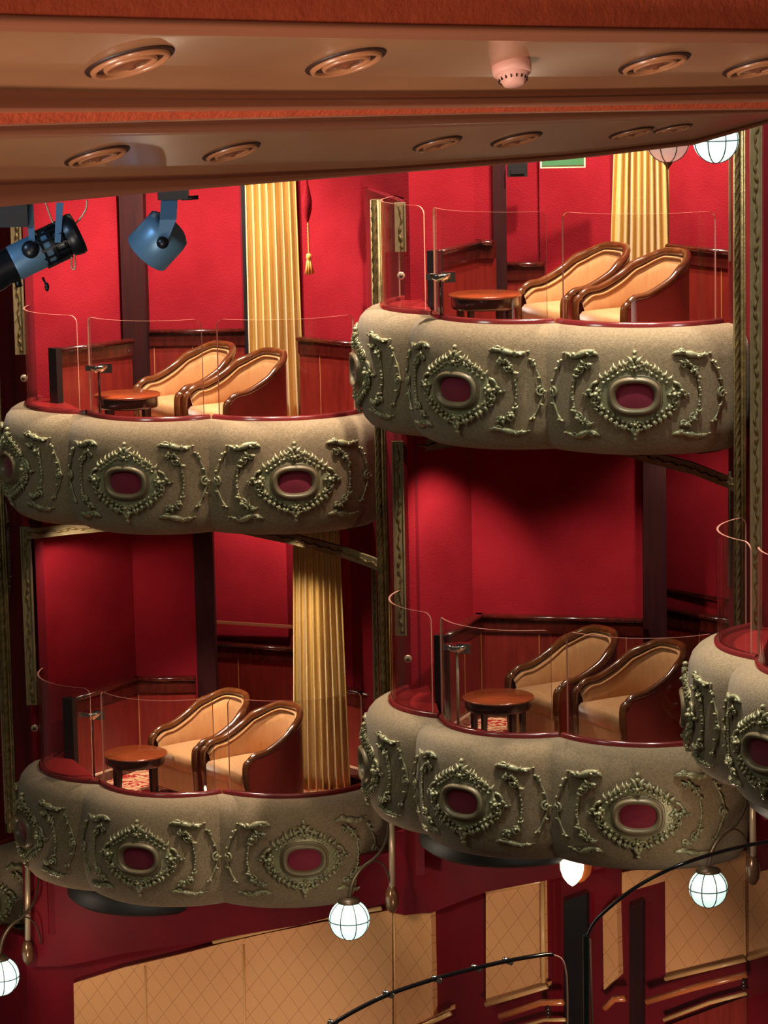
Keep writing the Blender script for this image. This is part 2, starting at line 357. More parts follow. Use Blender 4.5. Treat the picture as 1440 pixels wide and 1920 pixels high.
def build_parapet(label):
    root=thing('box_parapet',label,'balcony parapet')
    for nm,a,b,sag in LOB:
        n=28
        _,cen,Rr,base,sgn,ha=lobe_pts(a,b,sag,n)
        mb=MB(); rows=[]
        exts={'A':(.0),'B':0,'C':0}
        for o,z in PROF:
            pts,*_=lobe_pts(a,b,sag,n,o); rows.append([(x,y,z) for x,y in pts])
        if nm=='C':   # rounded right-hand end of the last bay
            for r_ ,(o,z) in zip(rows,PROF):
                x,y,_z=r_[-1]; ex,ey=b.x,b.y; dx,dy=x-ex,y-ey
                # wrap round end
                for k in range(1,7):
                    a2=k/6*1.45; ca_,sa_=math.cos(a2),math.sin(a2)
                    r_.append((ex+dx*ca_-dy*sa_,ey+dx*sa_+dy*ca_,z))
        mb.grid(rows,True); mb.build('padded_bay',SUEDE,root)
        # rim
        mb=MB(); rp=[(-.055,-.02),(-.055,.022),(-.045,.030),(-.02,.030),(-.010,.022),(-.008,-.01)]; 
        rows=[]
        for o,z in rp:
            pts,*_=lobe_pts(a,b,sag,n,o); rows.append([(x,y,z) for x,y in pts])
        mb.grid(rows,True); mb.build('rim_rail',RIMW,root)
        # glass: rounded top corners, 12 mm thick
        gh=.68; L=2*ha*(Rr-.03); m0=.045; rc=.055
        g0={'A':.08,'B':m0,'C':m0}[nm]; g1={'A':m0,'B':m0*.8,'C':.05}[nm]
        N=44; rows_o=[];rows_i=[]
        ss=[g0+ (L-g0-g1)*(.5-.5*math.cos(PI*i/N)) for i in range(N+1)]
        def top(s_):
            e=min(s_-g0,L-g1-s_)
            return gh if e>=rc else gh-rc+math.sqrt(max(0,rc*rc-(rc-e)**2))
        def gp(s_,off,z):
            t=s_/L; aa=base+sgn*(-ha+2*ha*t); q=Rr-.032+off; return (cen.x+q*math.cos(aa),cen.y+q*math.sin(aa),z)
        mb=MB(); 
        for off in (-.006,.006):
            mb.grid([[gp(s_,off,.028) for s_ in ss],[gp(s_,off,top(s_)) for s_ in ss]],True)
        gl=mb.build('glass_screen',GLASS,root)
        mb=MB(); ring=[(g0,.028)]+[(s_,top(s_)) for s_ in ss]+[(L-g1,.028)]
        mb.grid([[gp(s_,-.006,z) for s_,z in ring],[gp(s_,.006,z) for s_,z in ring]],True)
        ge=mb.build('polished_edge',GEDGE,gl)
        ornament_set(root,cen,Rr,base,sgn,ha,(0,0))
    # floor slab edge and drum
    def outline(off):
        o=[]
        for nm,a,b,sag in LOB: o+=lobe_pts(a,b,sag,10,off)[0]
        return o
    back=[(1.97,.9),(1.8,1.75),(.3,1.8),(-.22,1.0)]
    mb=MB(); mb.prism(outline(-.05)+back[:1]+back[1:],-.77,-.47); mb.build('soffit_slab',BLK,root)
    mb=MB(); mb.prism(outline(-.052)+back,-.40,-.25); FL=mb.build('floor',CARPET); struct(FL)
    if True: mb=MB(); mb.lathe([(0.0,-.73),(.60,-.73),(.60,-.97),(.55,-1.01),(0,-1.015)],32,Matrix.Translation((.48,.60,0))); mb.build('drum_base',BLK,root)  # near-black colour puts the underside's shade into the drum
    # ledge inside first bay
    mb=MB(); pts=lobe_pts(LOB[0][1],LOB[0][2],LOB[0][3],14,-.05)[0]
    mb.prism(pts+[(.02,.10),(.0,.5),(-.05,1.0)],-.03,.004); mb.build('ledge_top',LEDGE,root)
    # chrome cup-holder post at the notch with black padded post
    return root,FL
BOX={ # name:(c1 world, z, rot)
 'LR':((.31,20.86),-5.02,0),'LL':((-2.03,22.74),-5.895,R(16.5)),'RR':((2.10,18.78),-4.215,R(-15)),
 'UR':((.31,20.86),-2.435,0),'UL':((-2.03,22.74),-3.29,R(16.5)),'LX':((-4.62,24.25),-6.76,R(33)),'UX':((-4.68,24.25),-4.16,R(33))}
LAB={'LR':'scalloped padded parapet of the lower right box, just above the cone-shaped lamp',
 'LL':'scalloped padded parapet of the lower left box, above the hanging globe lamp and beige wall',
 'RR':'partly cropped scalloped parapet at the right edge, nearest and overlapping its neighbour',
 'UR':'scalloped padded parapet of the upper right box, highest of all',
 'UL':'scalloped padded parapet of the upper left box under the blue-grey spotlight',
 'LX':'sliver of a lower parapet cropped at the left edge near the bottom','UX':'sliver of an upper parapet cropped at the left edge, mid height'}
first,FL=build_parapet(LAB['LR']); first['group']='scalloped box parapets'
for k,(p,z,a) in BOX.items():
    if k=='LR': first.location=(p[0],p[1],z); FL.location=first.location
    else:
        q=dup(first,(p[0],p[1],z),a,LAB[k]); f2=FL.copy(); C.objects.link(f2); f2.location=(p[0],p[1],z-(.08 if k[0]=='U' else 0)); f2.rotation_euler=(0,0,a)
        if k[0]=='U':
            for c_ in [c_ for c_ in q.children if c_.name.startswith('drum')]: bpy.data.objects.remove(c_)
# ---------------------------------------------------------------- tables
def table():
    t=thing('side_table','x','table')
    mb=MB(); mb.lathe([(0,.40),(.222,.40),(.23,.396),(.23,.388),(.222,.384),(0,.384)],40); mb.build('tabletop',TABT,t)
    mb=MB(); mb.lathe([(.21,.386),(.212,.335),(.205,.32),(.195,.325),(.19,.386)],40); mb.build('apron',TABD,t)
    for k in range(4):
        a=k*PI/2+.5; mb=MB(); x,y=.178*math.cos(a),.178*math.sin(a)
        w0,w1=.024,.015
        rows=[[(x*f_+w*math.cos(a+q),y*f_+w*math.sin(a+q),z) for q in (PI/4,3*PI/4,5*PI/4,7*PI/4)] for z,w,f_ in ((.34,w0,1),(.2,w0*.95,1),(0,w1,1.06))]
        mb.grid(rows,False,closeu=True); mb.build('leg',TABD,t)
    return t
TB={'LR':((934,1305),-5.27,'round dark table in the lower right box, reddish top, beside the glass'),
 'LL':((253,1411),-6.145,'round dark table in the lower left box, standing on lit patterned carpet'),
 'UR':((909,550),-2.765,'round low table in the upper right box with a tan-lit top'),
 'UL':((239,738),-3.62,'round low table in the upper left box under the chrome bracket')}
tb=table(); tb['group']='round side tables'; ft=True
for k,((x,y),z,l) in TB.items():
    sz=1.13 if k[0]=='U' else 1.0
    p=PZ(x,y,z+.40*sz)
    a=BOX[k][2]
    if ft: tb.location=(p.x,p.y,z); tb['label']=l; ft=False
    else: q_=dup(tb,(p.x,p.y,z),a,l); q_.scale=(1,1,sz)
# ---------------------------------------------------------------- tub chairs
def chair():
    t=thing('tub_armchair','x','armchair')
    W=.284; D=.50; LS=.31
    # plan: U shape, param u in [-1,1], front at y=-D/2..., back at +y
    def plan(u,off=0):
        # straight sides then semicircle back
        Ls=LS; La=PI*W; tot=2*Ls+La; s_=abs(u)*tot/2
        sg=1 if u>=0 else -1
        if s_<=La/2:
            a=s_/W; return ((W+off)*math.sin(a)*sg,(W+off)*math.cos(a))
        e=s_-La/2; return ((W+off)*sg,-e)
    def topz(u):
        a=abs(u)
        t_=min(1,max(0,(a-.16)/.66)); t_=.55*t_+.45*t_*t_*(3-2*t_)
        z=.70-.215*t_+.010*math.exp(-((a-.46)/.06)**2)-.012*a*a
        b=max(0,(a-.88)/.12); z-=.05*b*b
        return z
    n=48; us=[-1+2*i/n for i in range(n+1)]
    mb=MB(); rows=[]
    for k in range(6): rows.append([(*plan(u,.0+(.0)),.06+(topz(u)-.03-.06)*k/5) for u in us])
    mb.grid(rows,True); 
    o=mb.build('outer_shell',CHO,t); o['label']='reddish brown outside of the tub back'
    mb=MB(); rows=[]
    for k in range(6):
        q=k/5; bul=.035+.018*math.sin(PI*q)
        rows.append([(*plan(u*.97,-bul),.26+(topz(u)-.05-.26)*q) for u in us])
    rows.append([(*plan(u*.97,-.012),topz(u)-.035) for u in us])
    mb.grid(rows,True); o=mb.build('inner_back',UPH,t); o['label']='tan striped inside upholstery'
    mb=MB(); mb.tube([(*plan(u*.965,-.042),topz(u)-.046) for u in us],.0065,6); mb.build('piping',UPH,t)
    # wooden top rail running into front posts
    P=[V((*plan(u,-.012),topz(u)-.012)) for u in us]
    rr=[.021+.006*max(0,1-abs(abs(u)-.42)*9)+.005*(1-abs(u)) for u in us]
    mb=MB(); mb.tube(P,rr,10,1.0,caps=True); o=mb.build('top_rail',CHW,t); o['label']='polished walnut rail'
    for sg in (1,-1):
        mb=MB(); x,y=plan(sg*1.0,-.012); z=topz(1)-.01
        pts=[(x,y+.02,z+.008),(x,y-.006,z-.005),(x,y-.016,z-.05),(x,y-.014,z-.15),(x,y-.008,.2),(x,y-.004,0)]
        mb.tube(smooth(pts,4),[.024]*14+[.022]*4+[.019]*3,10,up=(1,0,0)); mb.build('front_post',CHW,t)
        mb=MB(); mb.tube([(sg*.15,.21,.07),(sg*.155,.225,0)],[.018,.013],8); mb.build('back_leg',CHW,t)
    mb=MB(); mb.slab([(-W+.02,-LS,.06),(W-.02,-LS,.06),(W-.02,-LS,.24),(-W+.02,-LS,.24)],(0,.02,0)); mb.build('front_apron',UPH,t)
    # seat cushion
    mb=MB(); ol=[]
    for i in range(33):
        u=-1+2*i/32; ol.append(plan(u,-.045))
    ol=[(-W+.05,-LS-.012)]+[p for p in ol if p[1]>-LS+.02]+[(W-.05,-LS-.012)]
    cx,cy=0,0; rows=[]
    for k,z in ((.97,.23),(1.0,.245),(1.0,.315),(.96,.336),(.75,.347),(.4,.352),(.02,.353)):
        rows.append([(p[0]*k,p[1]*k-.0*(1-k),z) for p in ol])
    mb.grid(rows,True,closeu=True); mb.build('seat_cushion',UPH,t)
    return t
ch=chair(); ch['group']='tub armchairs in the boxes'; fc=True
CHP=[ # px of near front post top, far front post top, z floor, label
 ('LR',(1192,1318),(1066,1278),-5.27,'tub armchair nearer the parapet in the lower right box, its arm before the other'),
 ('LR2',(1078,1282),(960,1250),-5.27,'tub armchair in the lower right box beside the table, behind its twin'),
 ('LL',(483,1408),(384,1372),-6.145,'tub armchair in front of the gold curtain in the lower left box'),
 ('LL2',(394,1378),(296,1340),-6.145,'tub armchair beside the small table in the lower left box, brightly lit rim'),
 ('UR',(1156,560),(1066,545),-2.765,'tub armchair nearest the right end of the upper right box, orange-brown outside'),
 ('UR2',(1080,545),(993,535),-2.765,'tub armchair in the upper right box between table and its nearer twin'),
 ('UL',(449,728),(345,712),-3.62,'tub armchair before the long gold curtain in the upper left box'),
 ('UL2',(358,712),(256,700),-3.62,'tub armchair beside the table in the upper left box, half hidden by its twin')]
CHAIR={}
for k,a,b,z,l in CHP:
    h=.46
    pa=PZ(*a,z+h); pb=PZ(*b,z+h)
    CHAIR[k]=(pa,pb)
CTR={'LR':((1.575,20.72),-53),'LR2':((1.19,21.14),-53)}
import json
def place_chair(k,x,y,z,ang,l):
    global fc
    if fc: ch.location=(x,y,z); ch.rotation_euler=(0,0,R(ang)); ch['label']=l; fc=False
    else: dup(ch,(x,y,z),R(ang),l,'tub armchairs in the boxes')
CC={'LR':(1.61,20.82,-60),'LR2':(1.205,21.26,-58),'LL':(-.89,23.0,-54),'LL2':(-1.28,23.44,-52),
    'UR':(1.64,20.80,-61),'UR2':(1.30,21.26,-61),'UL':(-.94,22.98,-56),'UL2':(-1.31,23.42,-54)}
for k,a,b,z,l in CHP:
    x,y,ang=CC[k]; place_chair(k,x,y,z,ang,l)
# ---------------------------------------------------------------- walls of the boxes
WN=[0]
def wallseg(p,q,z0,z1,mt,name,th=.05,label=None,kind=True):
    p=V(p[:2]);q=V(q[:2]); t=(q-p).normalized(); n=V((-t.y,t.x))  # away from hall
    if n.y<0: n=-n
    mb=MB(); mb.prism([p,q,q+n*th,p+n*th],z0,z1); o=mb.build(name,mt)
    if kind: struct(o,label)
    return o
def dado(p,q,z0,zr,end=None,lines=()):
    """wainscot with cap rail, dark frieze and skirting standing proud of the wall"""
    p=V(p[:2]);q=V(q[:2]); t=(q-p).normalized(); n=V((t.y,-t.x))
    if n.y>0: n=-n
    o=thing('wainscot','x','wainscot',(p.x,p.y,z0),0,'mahogany wainscots'); 
    P=lambda v:(v.x-p.x,v.y-p.y)
    mb=MB(); a,b=p+n*.03,q+n*.03; mb.prism([P(a),P(b),P(q),P(p)],0,zr-z0-.03); mb.build('panel',WAIN,o)
    mb=MB(); a,b=p+n*.045,q+n*.045; mb.prism([P(a),P(b),P(q),P(p)],zr-z0-.115,zr-z0-.025); mb.build('frieze',RAILW,o)
    mb=MB(); a,b=p+n*.07,q+n*.07; mb.tube([(*P((p+n*.05)),zr-z0-.012),(*P((q+n*.05)),zr-z0-.012)],.017,10,1.0); mb.prism([P(p+n*.05),P(q+n*.05),P(q),P(p)],zr-z0-.026,zr-z0+.004); mb.build('cap_rail',RAILW,o)
    mb=MB(); a,b=p+n*.04,q+n*.04; mb.prism([P(a),P(b),P(q),P(p)],0,.07); mb.build('skirting',RAILW,o)
    mb=MB(); mb.prism([P(p+n*.045),P(q+n*.045),P(q),P(p)],.07,.082); mb.build('skirting_bead',SKIRT,o)
    for f_ in lines:
        c_=p+(q-p)*f_; mb=MB(); mb.prism([P(c_+n*.034-t*.003),P(c_+n*.034+t*.003),P(c_+t*.003),P(c_-t*.003)],.09,zr-z0-.12); mb.build('joint_strip',LINE,o)
    if end:
        mb=MB(); e=p-t*.03; mb.prism([P(e+n*.07),P(p+n*.07+t*.02),P(p+t*.02),P(e-n*.02)],0,zr-z0+.004); mb.build('black_end_post',BLACK,o)
    return o
def lab(o,l): o['label']=l; return o
def zat(x,y,Y): return PY(x,y,Y).z
# ---- lower right box
zf,zc=-5.27,-3.2
J=XY(768,1100,21.68); K=XY(886,1100,22.12); Lr=XY(1208,1100,21.85)
wallseg(J,K,zf,zc,RED,'wall_left'); wallseg(K,Lr,zf,zc,RED,'wall_back')
pil=wallseg(XY(1207,1100,21.78),XY(1250,1100,21.78),zf,zc,PILL,'trim_1',.18)
wallseg(XY(1245,1100,22.45),XY(1400,1100,21.95),zf,zc,RED,'wall_right')
zr=-4.57
lab(dado((.335,21.30),(.605,21.97),zf,zr,True,(.55,)),'short mahogany wainscot with black end post, left side of lower right box')
lab(dado((.605,21.97),(1.70,21.72),zf,zr,None,(.03,.38,.70,.9)),'long mahogany wainscot with shiny cap rail along back of lower right box')
rz_=zat(1300,1142,22.3)
lab(dado(XY(1250,1140,22.38),XY(1400,1150,21.9),zf,rz_,None,(.45,)),'dark wainscot piece right of the dark pillar in the lower right box')
a_=XY(1250,1112,22.40); b_=XY(1385,1120,21.93); mb=MB(); z_=zat(1300,1115,22.2)
mb.prism([a_,b_,(b_[0],b_[1]+.03),(a_[0],a_[1]+.03)],z_-.012,z_+.006); struct(mb.build('trim_2',RAILW))
# ---- lower left box
zf,zc=-6.145,-4.07; zr=-5.45
J=XY(62,1200,23.5); K=XY(250,1100,24.3); L1=XY(366,1100,24.25)
wallseg(J,K,zf,zc,RED,'wall_left'); wallseg(K,L1,zf,zc,RED,'wall_back')
wallseg(XY(365,1100,24.2),XY(400,1100,24.2),zf,zc,PILL,'trim_3',.3)
wallseg(XY(398,1100,25.4),XY(570,1100,25.1),zf,zc,RED,'wall_back')
wallseg(XY(560,1200,24.3),XY(720,1200,23.6),zf,zc,RED,'wall_right')
lab(dado((-2.30,23.52),(-1.86,24.16),zf,zr,True,()),'short mahogany wainscot with black end post, left side of lower left box')
lab(dado((-1.86,24.16),(-1.41,24.15),zf,zr,None,(.06,)),'mahogany wainscot on the back wall left of the pillar in lower left box')
lab(dado(XY(395,1200,25.35),XY(575,1200,25.05),zf,zat(500,1208,25.2),None,(.3,)),'tall wainscot seen through the doorway of the lower left box')
z_=zat(480,1170,25.2); a_=XY(400,1170,25.3); b_=XY(552,1175,25.05)
mb=MB(); mb.prism([a_,b_,(b_[0],b_[1]+.03),(a_[0],a_[1]+.03)],z_-.01,z_+.01); struct(mb.build('trim_4',MOLD))
lab(dado(XY(600,1285,24.1),XY(712,1292,23.58),zf,zat(680,1290,23.8),None,(.8,)),'wainscot right of the gold curtain in the lower left box')
# ---- upper left box
zf,zc=-3.62,-1.2
J=XY(50,600,23.5); K=XY(236,600,23.95)
wallseg(J,K,zf,zc,RED,'wall_left')
wallseg(XY(230,600,23.85),XY(275,600,23.85),zf,zc,PILL,'trim_5',.3)
wallseg(XY(270,600,24.2),XY(470,600,24.1),zf,zc,RED,'wall_back')
wallseg(XY(458,600,24.0),XY(468,600,24.0),zf,zc,BLACK,'trim_6',.1)
wallseg(XY(455,600,24.02),XY(600,600,24.0),zf,zc,DRED,'wall_back')
wallseg(XY(556,600,23.7),XY(722,600,23.1),zf,zc,RED,'wall_right')
zr=zat(170,643,23.6)
lab(dado((-2.29,23.35),XY(242,640,23.8),zf,zr,True,()),'short mahogany wainscot with black end post under spotlight, upper left box')
lab(dado(XY(280,617,24.1),XY(460,617,24.05),zf,zat(370,617,24.07),None,(.05,.45,)),'wainscot behind the armchairs in the upper left box')
lab(dado(XY(566,635,23.6),XY(712,640,23.12),zf,zat(630,638,23.35),None,(.27,)),'wainscot below the tassel, right side of the upper left box')
# ---- upper right box
zf,zc=-2.765,-.2
J=XY(768,450,21.68); K=XY(890,450,22.05)
wallseg(J,K,zf,zc,RED,'wall_left'); wallseg(K,XY(928,450,22.0),zf,zc,RED,'wall_left')
wallseg(XY(925,450,21.95),XY(950,450,21.95),zf,zc,PILL,'trim_7',.3)
wallseg(XY(945,450,22.25),XY(1013,450,22.2),zf,zc,RED,'wall_back')
wallseg(XY(1012,450,22.1),XY(1147,450,21.95),zf,zc,RED,'wall_back')
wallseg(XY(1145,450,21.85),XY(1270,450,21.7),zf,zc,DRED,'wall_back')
wallseg(XY(1255,450,21.6),XY(1400,450,21.0),zf,zc,RED,'wall_right')
zr=zat(860,458,21.7)
lab(dado((.335,21.30),XY(893,455,21.97),zf,zr,True,()),'short mahogany wainscot with black end post, left side of upper right box')
lab(dado(XY(893,453,21.97),XY(930,453,21.9),zf,zr,None,(.03,)),'narrow mahogany wainscot left of the dark pillar in upper right box')
lab(dado(XY(950,493,22.1),XY(1022,490,22.05),zf,zat(985,491,22.08),None,(.7,)),'low wainscot behind the table, right of the pillar in upper right box')
lab(dado(XY(1262,462,21.5),XY(1385,464,20.98),zf,zat(1320,463,21.25),None,(.8,)),'wainscot right of the gold curtain in the upper right box')
# box divider walls behind the columns + far backdrop + ceilings
def poly_ceiling(pts,z,name,mt):
    mb=MB(); mb.prism(pts,z,z+.08); return struct(mb.build(name,mt))
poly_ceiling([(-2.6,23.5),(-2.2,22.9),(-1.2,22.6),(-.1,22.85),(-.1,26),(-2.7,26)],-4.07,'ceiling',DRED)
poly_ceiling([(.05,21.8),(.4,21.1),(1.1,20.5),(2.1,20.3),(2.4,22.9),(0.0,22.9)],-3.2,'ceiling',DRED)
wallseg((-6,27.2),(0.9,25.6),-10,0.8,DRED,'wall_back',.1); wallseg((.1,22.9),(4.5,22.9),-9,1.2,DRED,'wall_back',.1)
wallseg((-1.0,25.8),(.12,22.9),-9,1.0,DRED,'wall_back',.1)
# ---------------------------------------------------------------- curtains
def curtain(name,l,xt0,xt1,yt,xb0,xb1,yb,Y,folds,dy=.05):
    t0=PY(xt0,yt,Y);t1=PY(xt1,yt,Y);b0=PY(xb0,yb,Y);b1=PY(xb1,yb,Y)
    o=thing(name,l,'curtain',((b0.x+b1.x)/2,Y,b0.z),0,'gold curtains')
    N=folds*14; rows=[]
    ph=[rnd.uniform(-.6,.6) for _ in range(folds+1)]; am=[rnd.uniform(.5,1.25) for _ in range(folds+1)]
    for k in range(13):
        q=k/12; l0=t0.lerp(b0,q); l1=t1.lerp(b1,q); row=[]
        for i in range(N+1):
            s_=i/N; fi=s_*folds; j=min(folds,int(fi)); A=am[j]*(1-(fi-j))+am[min(j+1,folds)]*(fi-j) if j<folds else am[folds]
            p_=ph[j]*(1-(fi-j))+ph[min(j+1,folds)]*(fi-j) if j<folds else ph[folds]
            w=math.sin(2*PI*fi+p_*1.6+ .35*math.sin(3*q+j))
            p=l0.lerp(l1,s_)
            row.append((p.x-o.location.x+.006*math.cos(2*PI*fi+p_),-dy*A*w*(.75+.25*q),p.z-o.location.z))
        rows.append(row)
    mb=MB(); mb.grid(rows,True); c_=mb.build('drape',CURT,o)
    md=c_.modifiers.new('s','SOLIDIFY'); md.thickness=.006
    mb=MB(); mb.tube([(t0.x-o.location.x-.05,.0,t0.z-o.location.z-.01),(t1.x-o.location.x+.05,.0,t1.z-o.location.z-.01)],.012,8); mb.build('curtain_rod',RAILW,o)
    return o
curtain('gold_curtain','long pleated gold curtain behind armchairs in the upper left box',455,548,250,468,570,800,23.62,7)
curtain('gold_curtain','full pleated gold curtain in the lower left box, reaching its carpet',548,632,960,549,656,1496,23.42,8)
curtain('gold_curtain','flared gold curtain in the upper right box behind two armchairs',1152,1252,200,1138,1264,600,21.62,9)
# ---------------------------------------------------------------- columns, jambs, frames
def column(x,ytop,ybot,Y,l,polebot=None,w=.068):
    t=PY(x,ytop,Y); b=PY(x,ybot,Y); H=t.z-b.z
    o=thing('gilded_column',l,'column',(b.x,b.y,b.z),0,'gilded columns')
    mb=MB(); mb.prism([(-w/2,-.01),(w/2,-.01),(w/2,.05),(-w/2,.05)],0,H); mb.build('backing_board',GOLD,o)
    n=int(H/.012)
    mb=MB(); rows=[]
    for i in range(n+1):
        z=H*i/n; tw=z/.05*PI/2
        rows.append([( -w*.22+.0145*(1+.28*math.cos(3*(a-tw)))*math.cos(a), -.014+.0145*(1+.28*math.cos(3*(a-tw)))*math.sin(a), z) for a in [2*PI*j/12 for j in range(12)]])
    mb.grid(rows,True,closeu=True); mb.build('rope_moulding',GOLD,o)
    for xo,r_ in ((w*.22,.012),(w*.44,.007),(-w*.47,.006)):
        mb=MB(); mb.tube([(xo,-.012,0),(xo,-.012,H)],r_,10,up=(0,1,0)); mb.build('reed',GOLD,o)
    return o
column(727,374,1500,21.9,'gilded rope-moulded column between the left and right boxes')
column(1388,150,1480,19.95,'tall gilded rope-moulded column at the right edge of the boxes')
column(24,560,1560,23.65,'gilded rope-moulded column at the left edge of the photo')
def jamb(x0,x1,yt,yb,Y,l):
    c_=(x0+x1)/2; t=PY(c_,yt,Y); b=PY(c_,yb,Y); w=(x1-x0)/F*Y*1.0; H=t.z-b.z
    o=thing('carved_jamb',l,'door frame',(b.x,b.y,b.z),0,'carved opening jambs')
    mb=MB(); mb.prism([(-w/2,0),(w/2,0),(w/2,.03),(-w/2,.03)],0,H); 
    mb.box((-w/2+.005,-.004,H/2),(.01,.012,H)); mb.box((w/2-.005,-.004,H/2),(.01,.012,H)); mb.build('board',JAMB,o)
    n=int(H/.0075); P=[];rr=[]
    for i in range(n+1):
        z=.02+(H-.04)*i/n; P.append((.007*math.sin(z*38)+.003*math.sin(z*101),-.001,z)); rr.append(.0035+.0085*abs(math.sin(z*55))**1.5*(.7+.3*math.sin(z*17)))
    mb=MB(); mb.tube(P,rr,8,.8,up=(0,1,0))
    mb.build('carved_garland',CARV,o); return o
jamb(741,763,828,1192,21.66,'carved gilded strip left of the lower right box opening')
jamb(741,762,380,472,21.66,'short end of the carved gilded strip behind glass in upper right box')
jamb(1407,1429,150,1190,19.6,'long carved gilded strip rising along the right edge of the photo')
jamb(50,70,988,1322,23.4,'carved gilded strip left of the lower left box opening')
jamb(29,48,380,665,23.4,'carved gilded strip left of the upper left box, beside black spotlight')
jamb(701,712,1045,1330,22.9,'narrow dark gilded strip right of the lower left box opening')
jamb(1366,1376,885,1100,20.75,'narrow gilded strip right of the lower right box opening')
jamb(1367,1377,270,490,20.75,'narrow gilded strip right of the upper right box, under the lit globe')
jamb(10,22,1185,1560,24.6,'gilded strip beside a dark red opening at the left edge')
def header(pts,z,l):
    P=[PZ(x,y,z) for x,y in pts]
    o=thing('carved_header',l,'door frame',P[0][:]); q=P[0]
    for run in (P,):
        mb=MB(); rows=[[],[],[],[]]
        for p in run:
            d=V(p)-q
            rows[0].append((d.x,d.y,0)); rows[1].append((d.x,d.y,-.075)); rows[2].append((d.x,d.y+.05,-.075)); rows[3].append((d.x,d.y+.05,0))
        mb.grid(rows,False,closev=True); mb.build('board',JAMB,o)
        PP=[];rr=[];tot=0
        for a,b in zip(run,run[1:]):
            n=max(1,int((b-a).length/.008))
            for i in range(n):
                p=a.lerp(b,i/n)-q; tot+=.008; PP.append((p.x,p.y-.002,-.038+.006*math.sin(tot*40))); rr.append(.0035+.0085*abs(math.sin(tot*55))**1.5)
        mb=MB(); mb.tube(PP,rr,8,.8)
        mb.build('carved_garland',CARV,o)
    return o
zh=PY(743,832,21.66).z; header([(740,832),(765,829),(830,820),(950,803),(1100,812),(1228,850),(1300,868),(1362,892),(1376,899)],zh,'curved carved header over the lower right box opening')
zh=PY(50,990,23.4).z; header([(48,992),(70,990),(130,983),(260,972),(420,975),(555,1003),(640,1025),(700,1046),(712,1052)],zh,'curved carved header over the lower left box opening')
# pier walls behind columns
def pier(x0,Y0,x1,Y1,yref,z0,z1):
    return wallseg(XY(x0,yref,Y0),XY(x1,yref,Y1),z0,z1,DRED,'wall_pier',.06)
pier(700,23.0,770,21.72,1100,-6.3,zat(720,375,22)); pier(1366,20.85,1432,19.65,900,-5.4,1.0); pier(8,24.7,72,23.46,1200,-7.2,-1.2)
wallseg(XY(1429,600,19.7),XY(1560,600,19.3),-4.8,1.5,RED,'wall_right')
wallseg(XY(680,380,23.2),XY(775,380,21.9),zat(720,375,22),1.0,RED,'wall_left')
# small round knobs on the reveal walls + hooks
for x,y,Y,l in ((765,1235,21.62,'small round brass knob on dark pier of the lower right box'),(65,1365,23.38,'small round brass knob on dark pier of the lower left box'),(752,517,21.62,'small round brass knob behind curved glass in the upper right box'),(45,709,23.38,'small round brass knob on red pier of the upper left box')):
    p=PY(x,y,Y); o=thing('round_knob',l,'knob',p[:],0,'round brass knobs'); M=Matrix.Rotation(PI/2,4,'X')
    mb=MB(); mb.lathe([(.0,0),(.026,0),(.026,.008),(.020,.012),(0,.012)],20,M); mb.build('rose',POLE,o)
    mb=MB(); mb.lathe([(0.006,.012),(.010,.02),(.012,.03),(.008,.036),(0,.037)],14,M); mb.build('button',RECESS,o)
# chrome brackets / cup holders on the glass
def holder(x,y,z,l,ang,tall):
    p=PZ(x,y,z); o=thing('chrome_bracket',l,'bracket',p[:],ang,'chrome brackets')
    mb=MB(); mb.lathe([(0,.01),(.066,.014),(.070,.006),(.062,-.014),(.04,-.034),(.0,-.038)],24); mb.build('cup',CHROME,o)
    mb=MB(); mb.box((.045,0,-.008),(.09,.05,.064)); mb.box((-.055,0,-.004),(.07,.03,.04)); mb.build('clamp',CHROME,o)
    mb=MB(); mb.tube([(0,0,-.03),(0,0,-tall)],.009 ,10,up=(1,0,0)); mb.build('stem',RAILW if tall<.5 else POLE,o)
    return o
holder(857,1212,-5.02+.51,'shiny chrome bracket cup behind curved glass in the lower right box',R(-15),.52)
holder(172,1338,-5.895+.45,'chrome bracket on a bronze stem in the lower left box',R(0),.46)
holder(826,517,-2.435+.27,'chrome bracket clipped beside curved glass in the upper right box',R(0),.28)
holder(185,688,-3.29+.33,'chrome bracket above the table in the upper left box',R(0),.34)
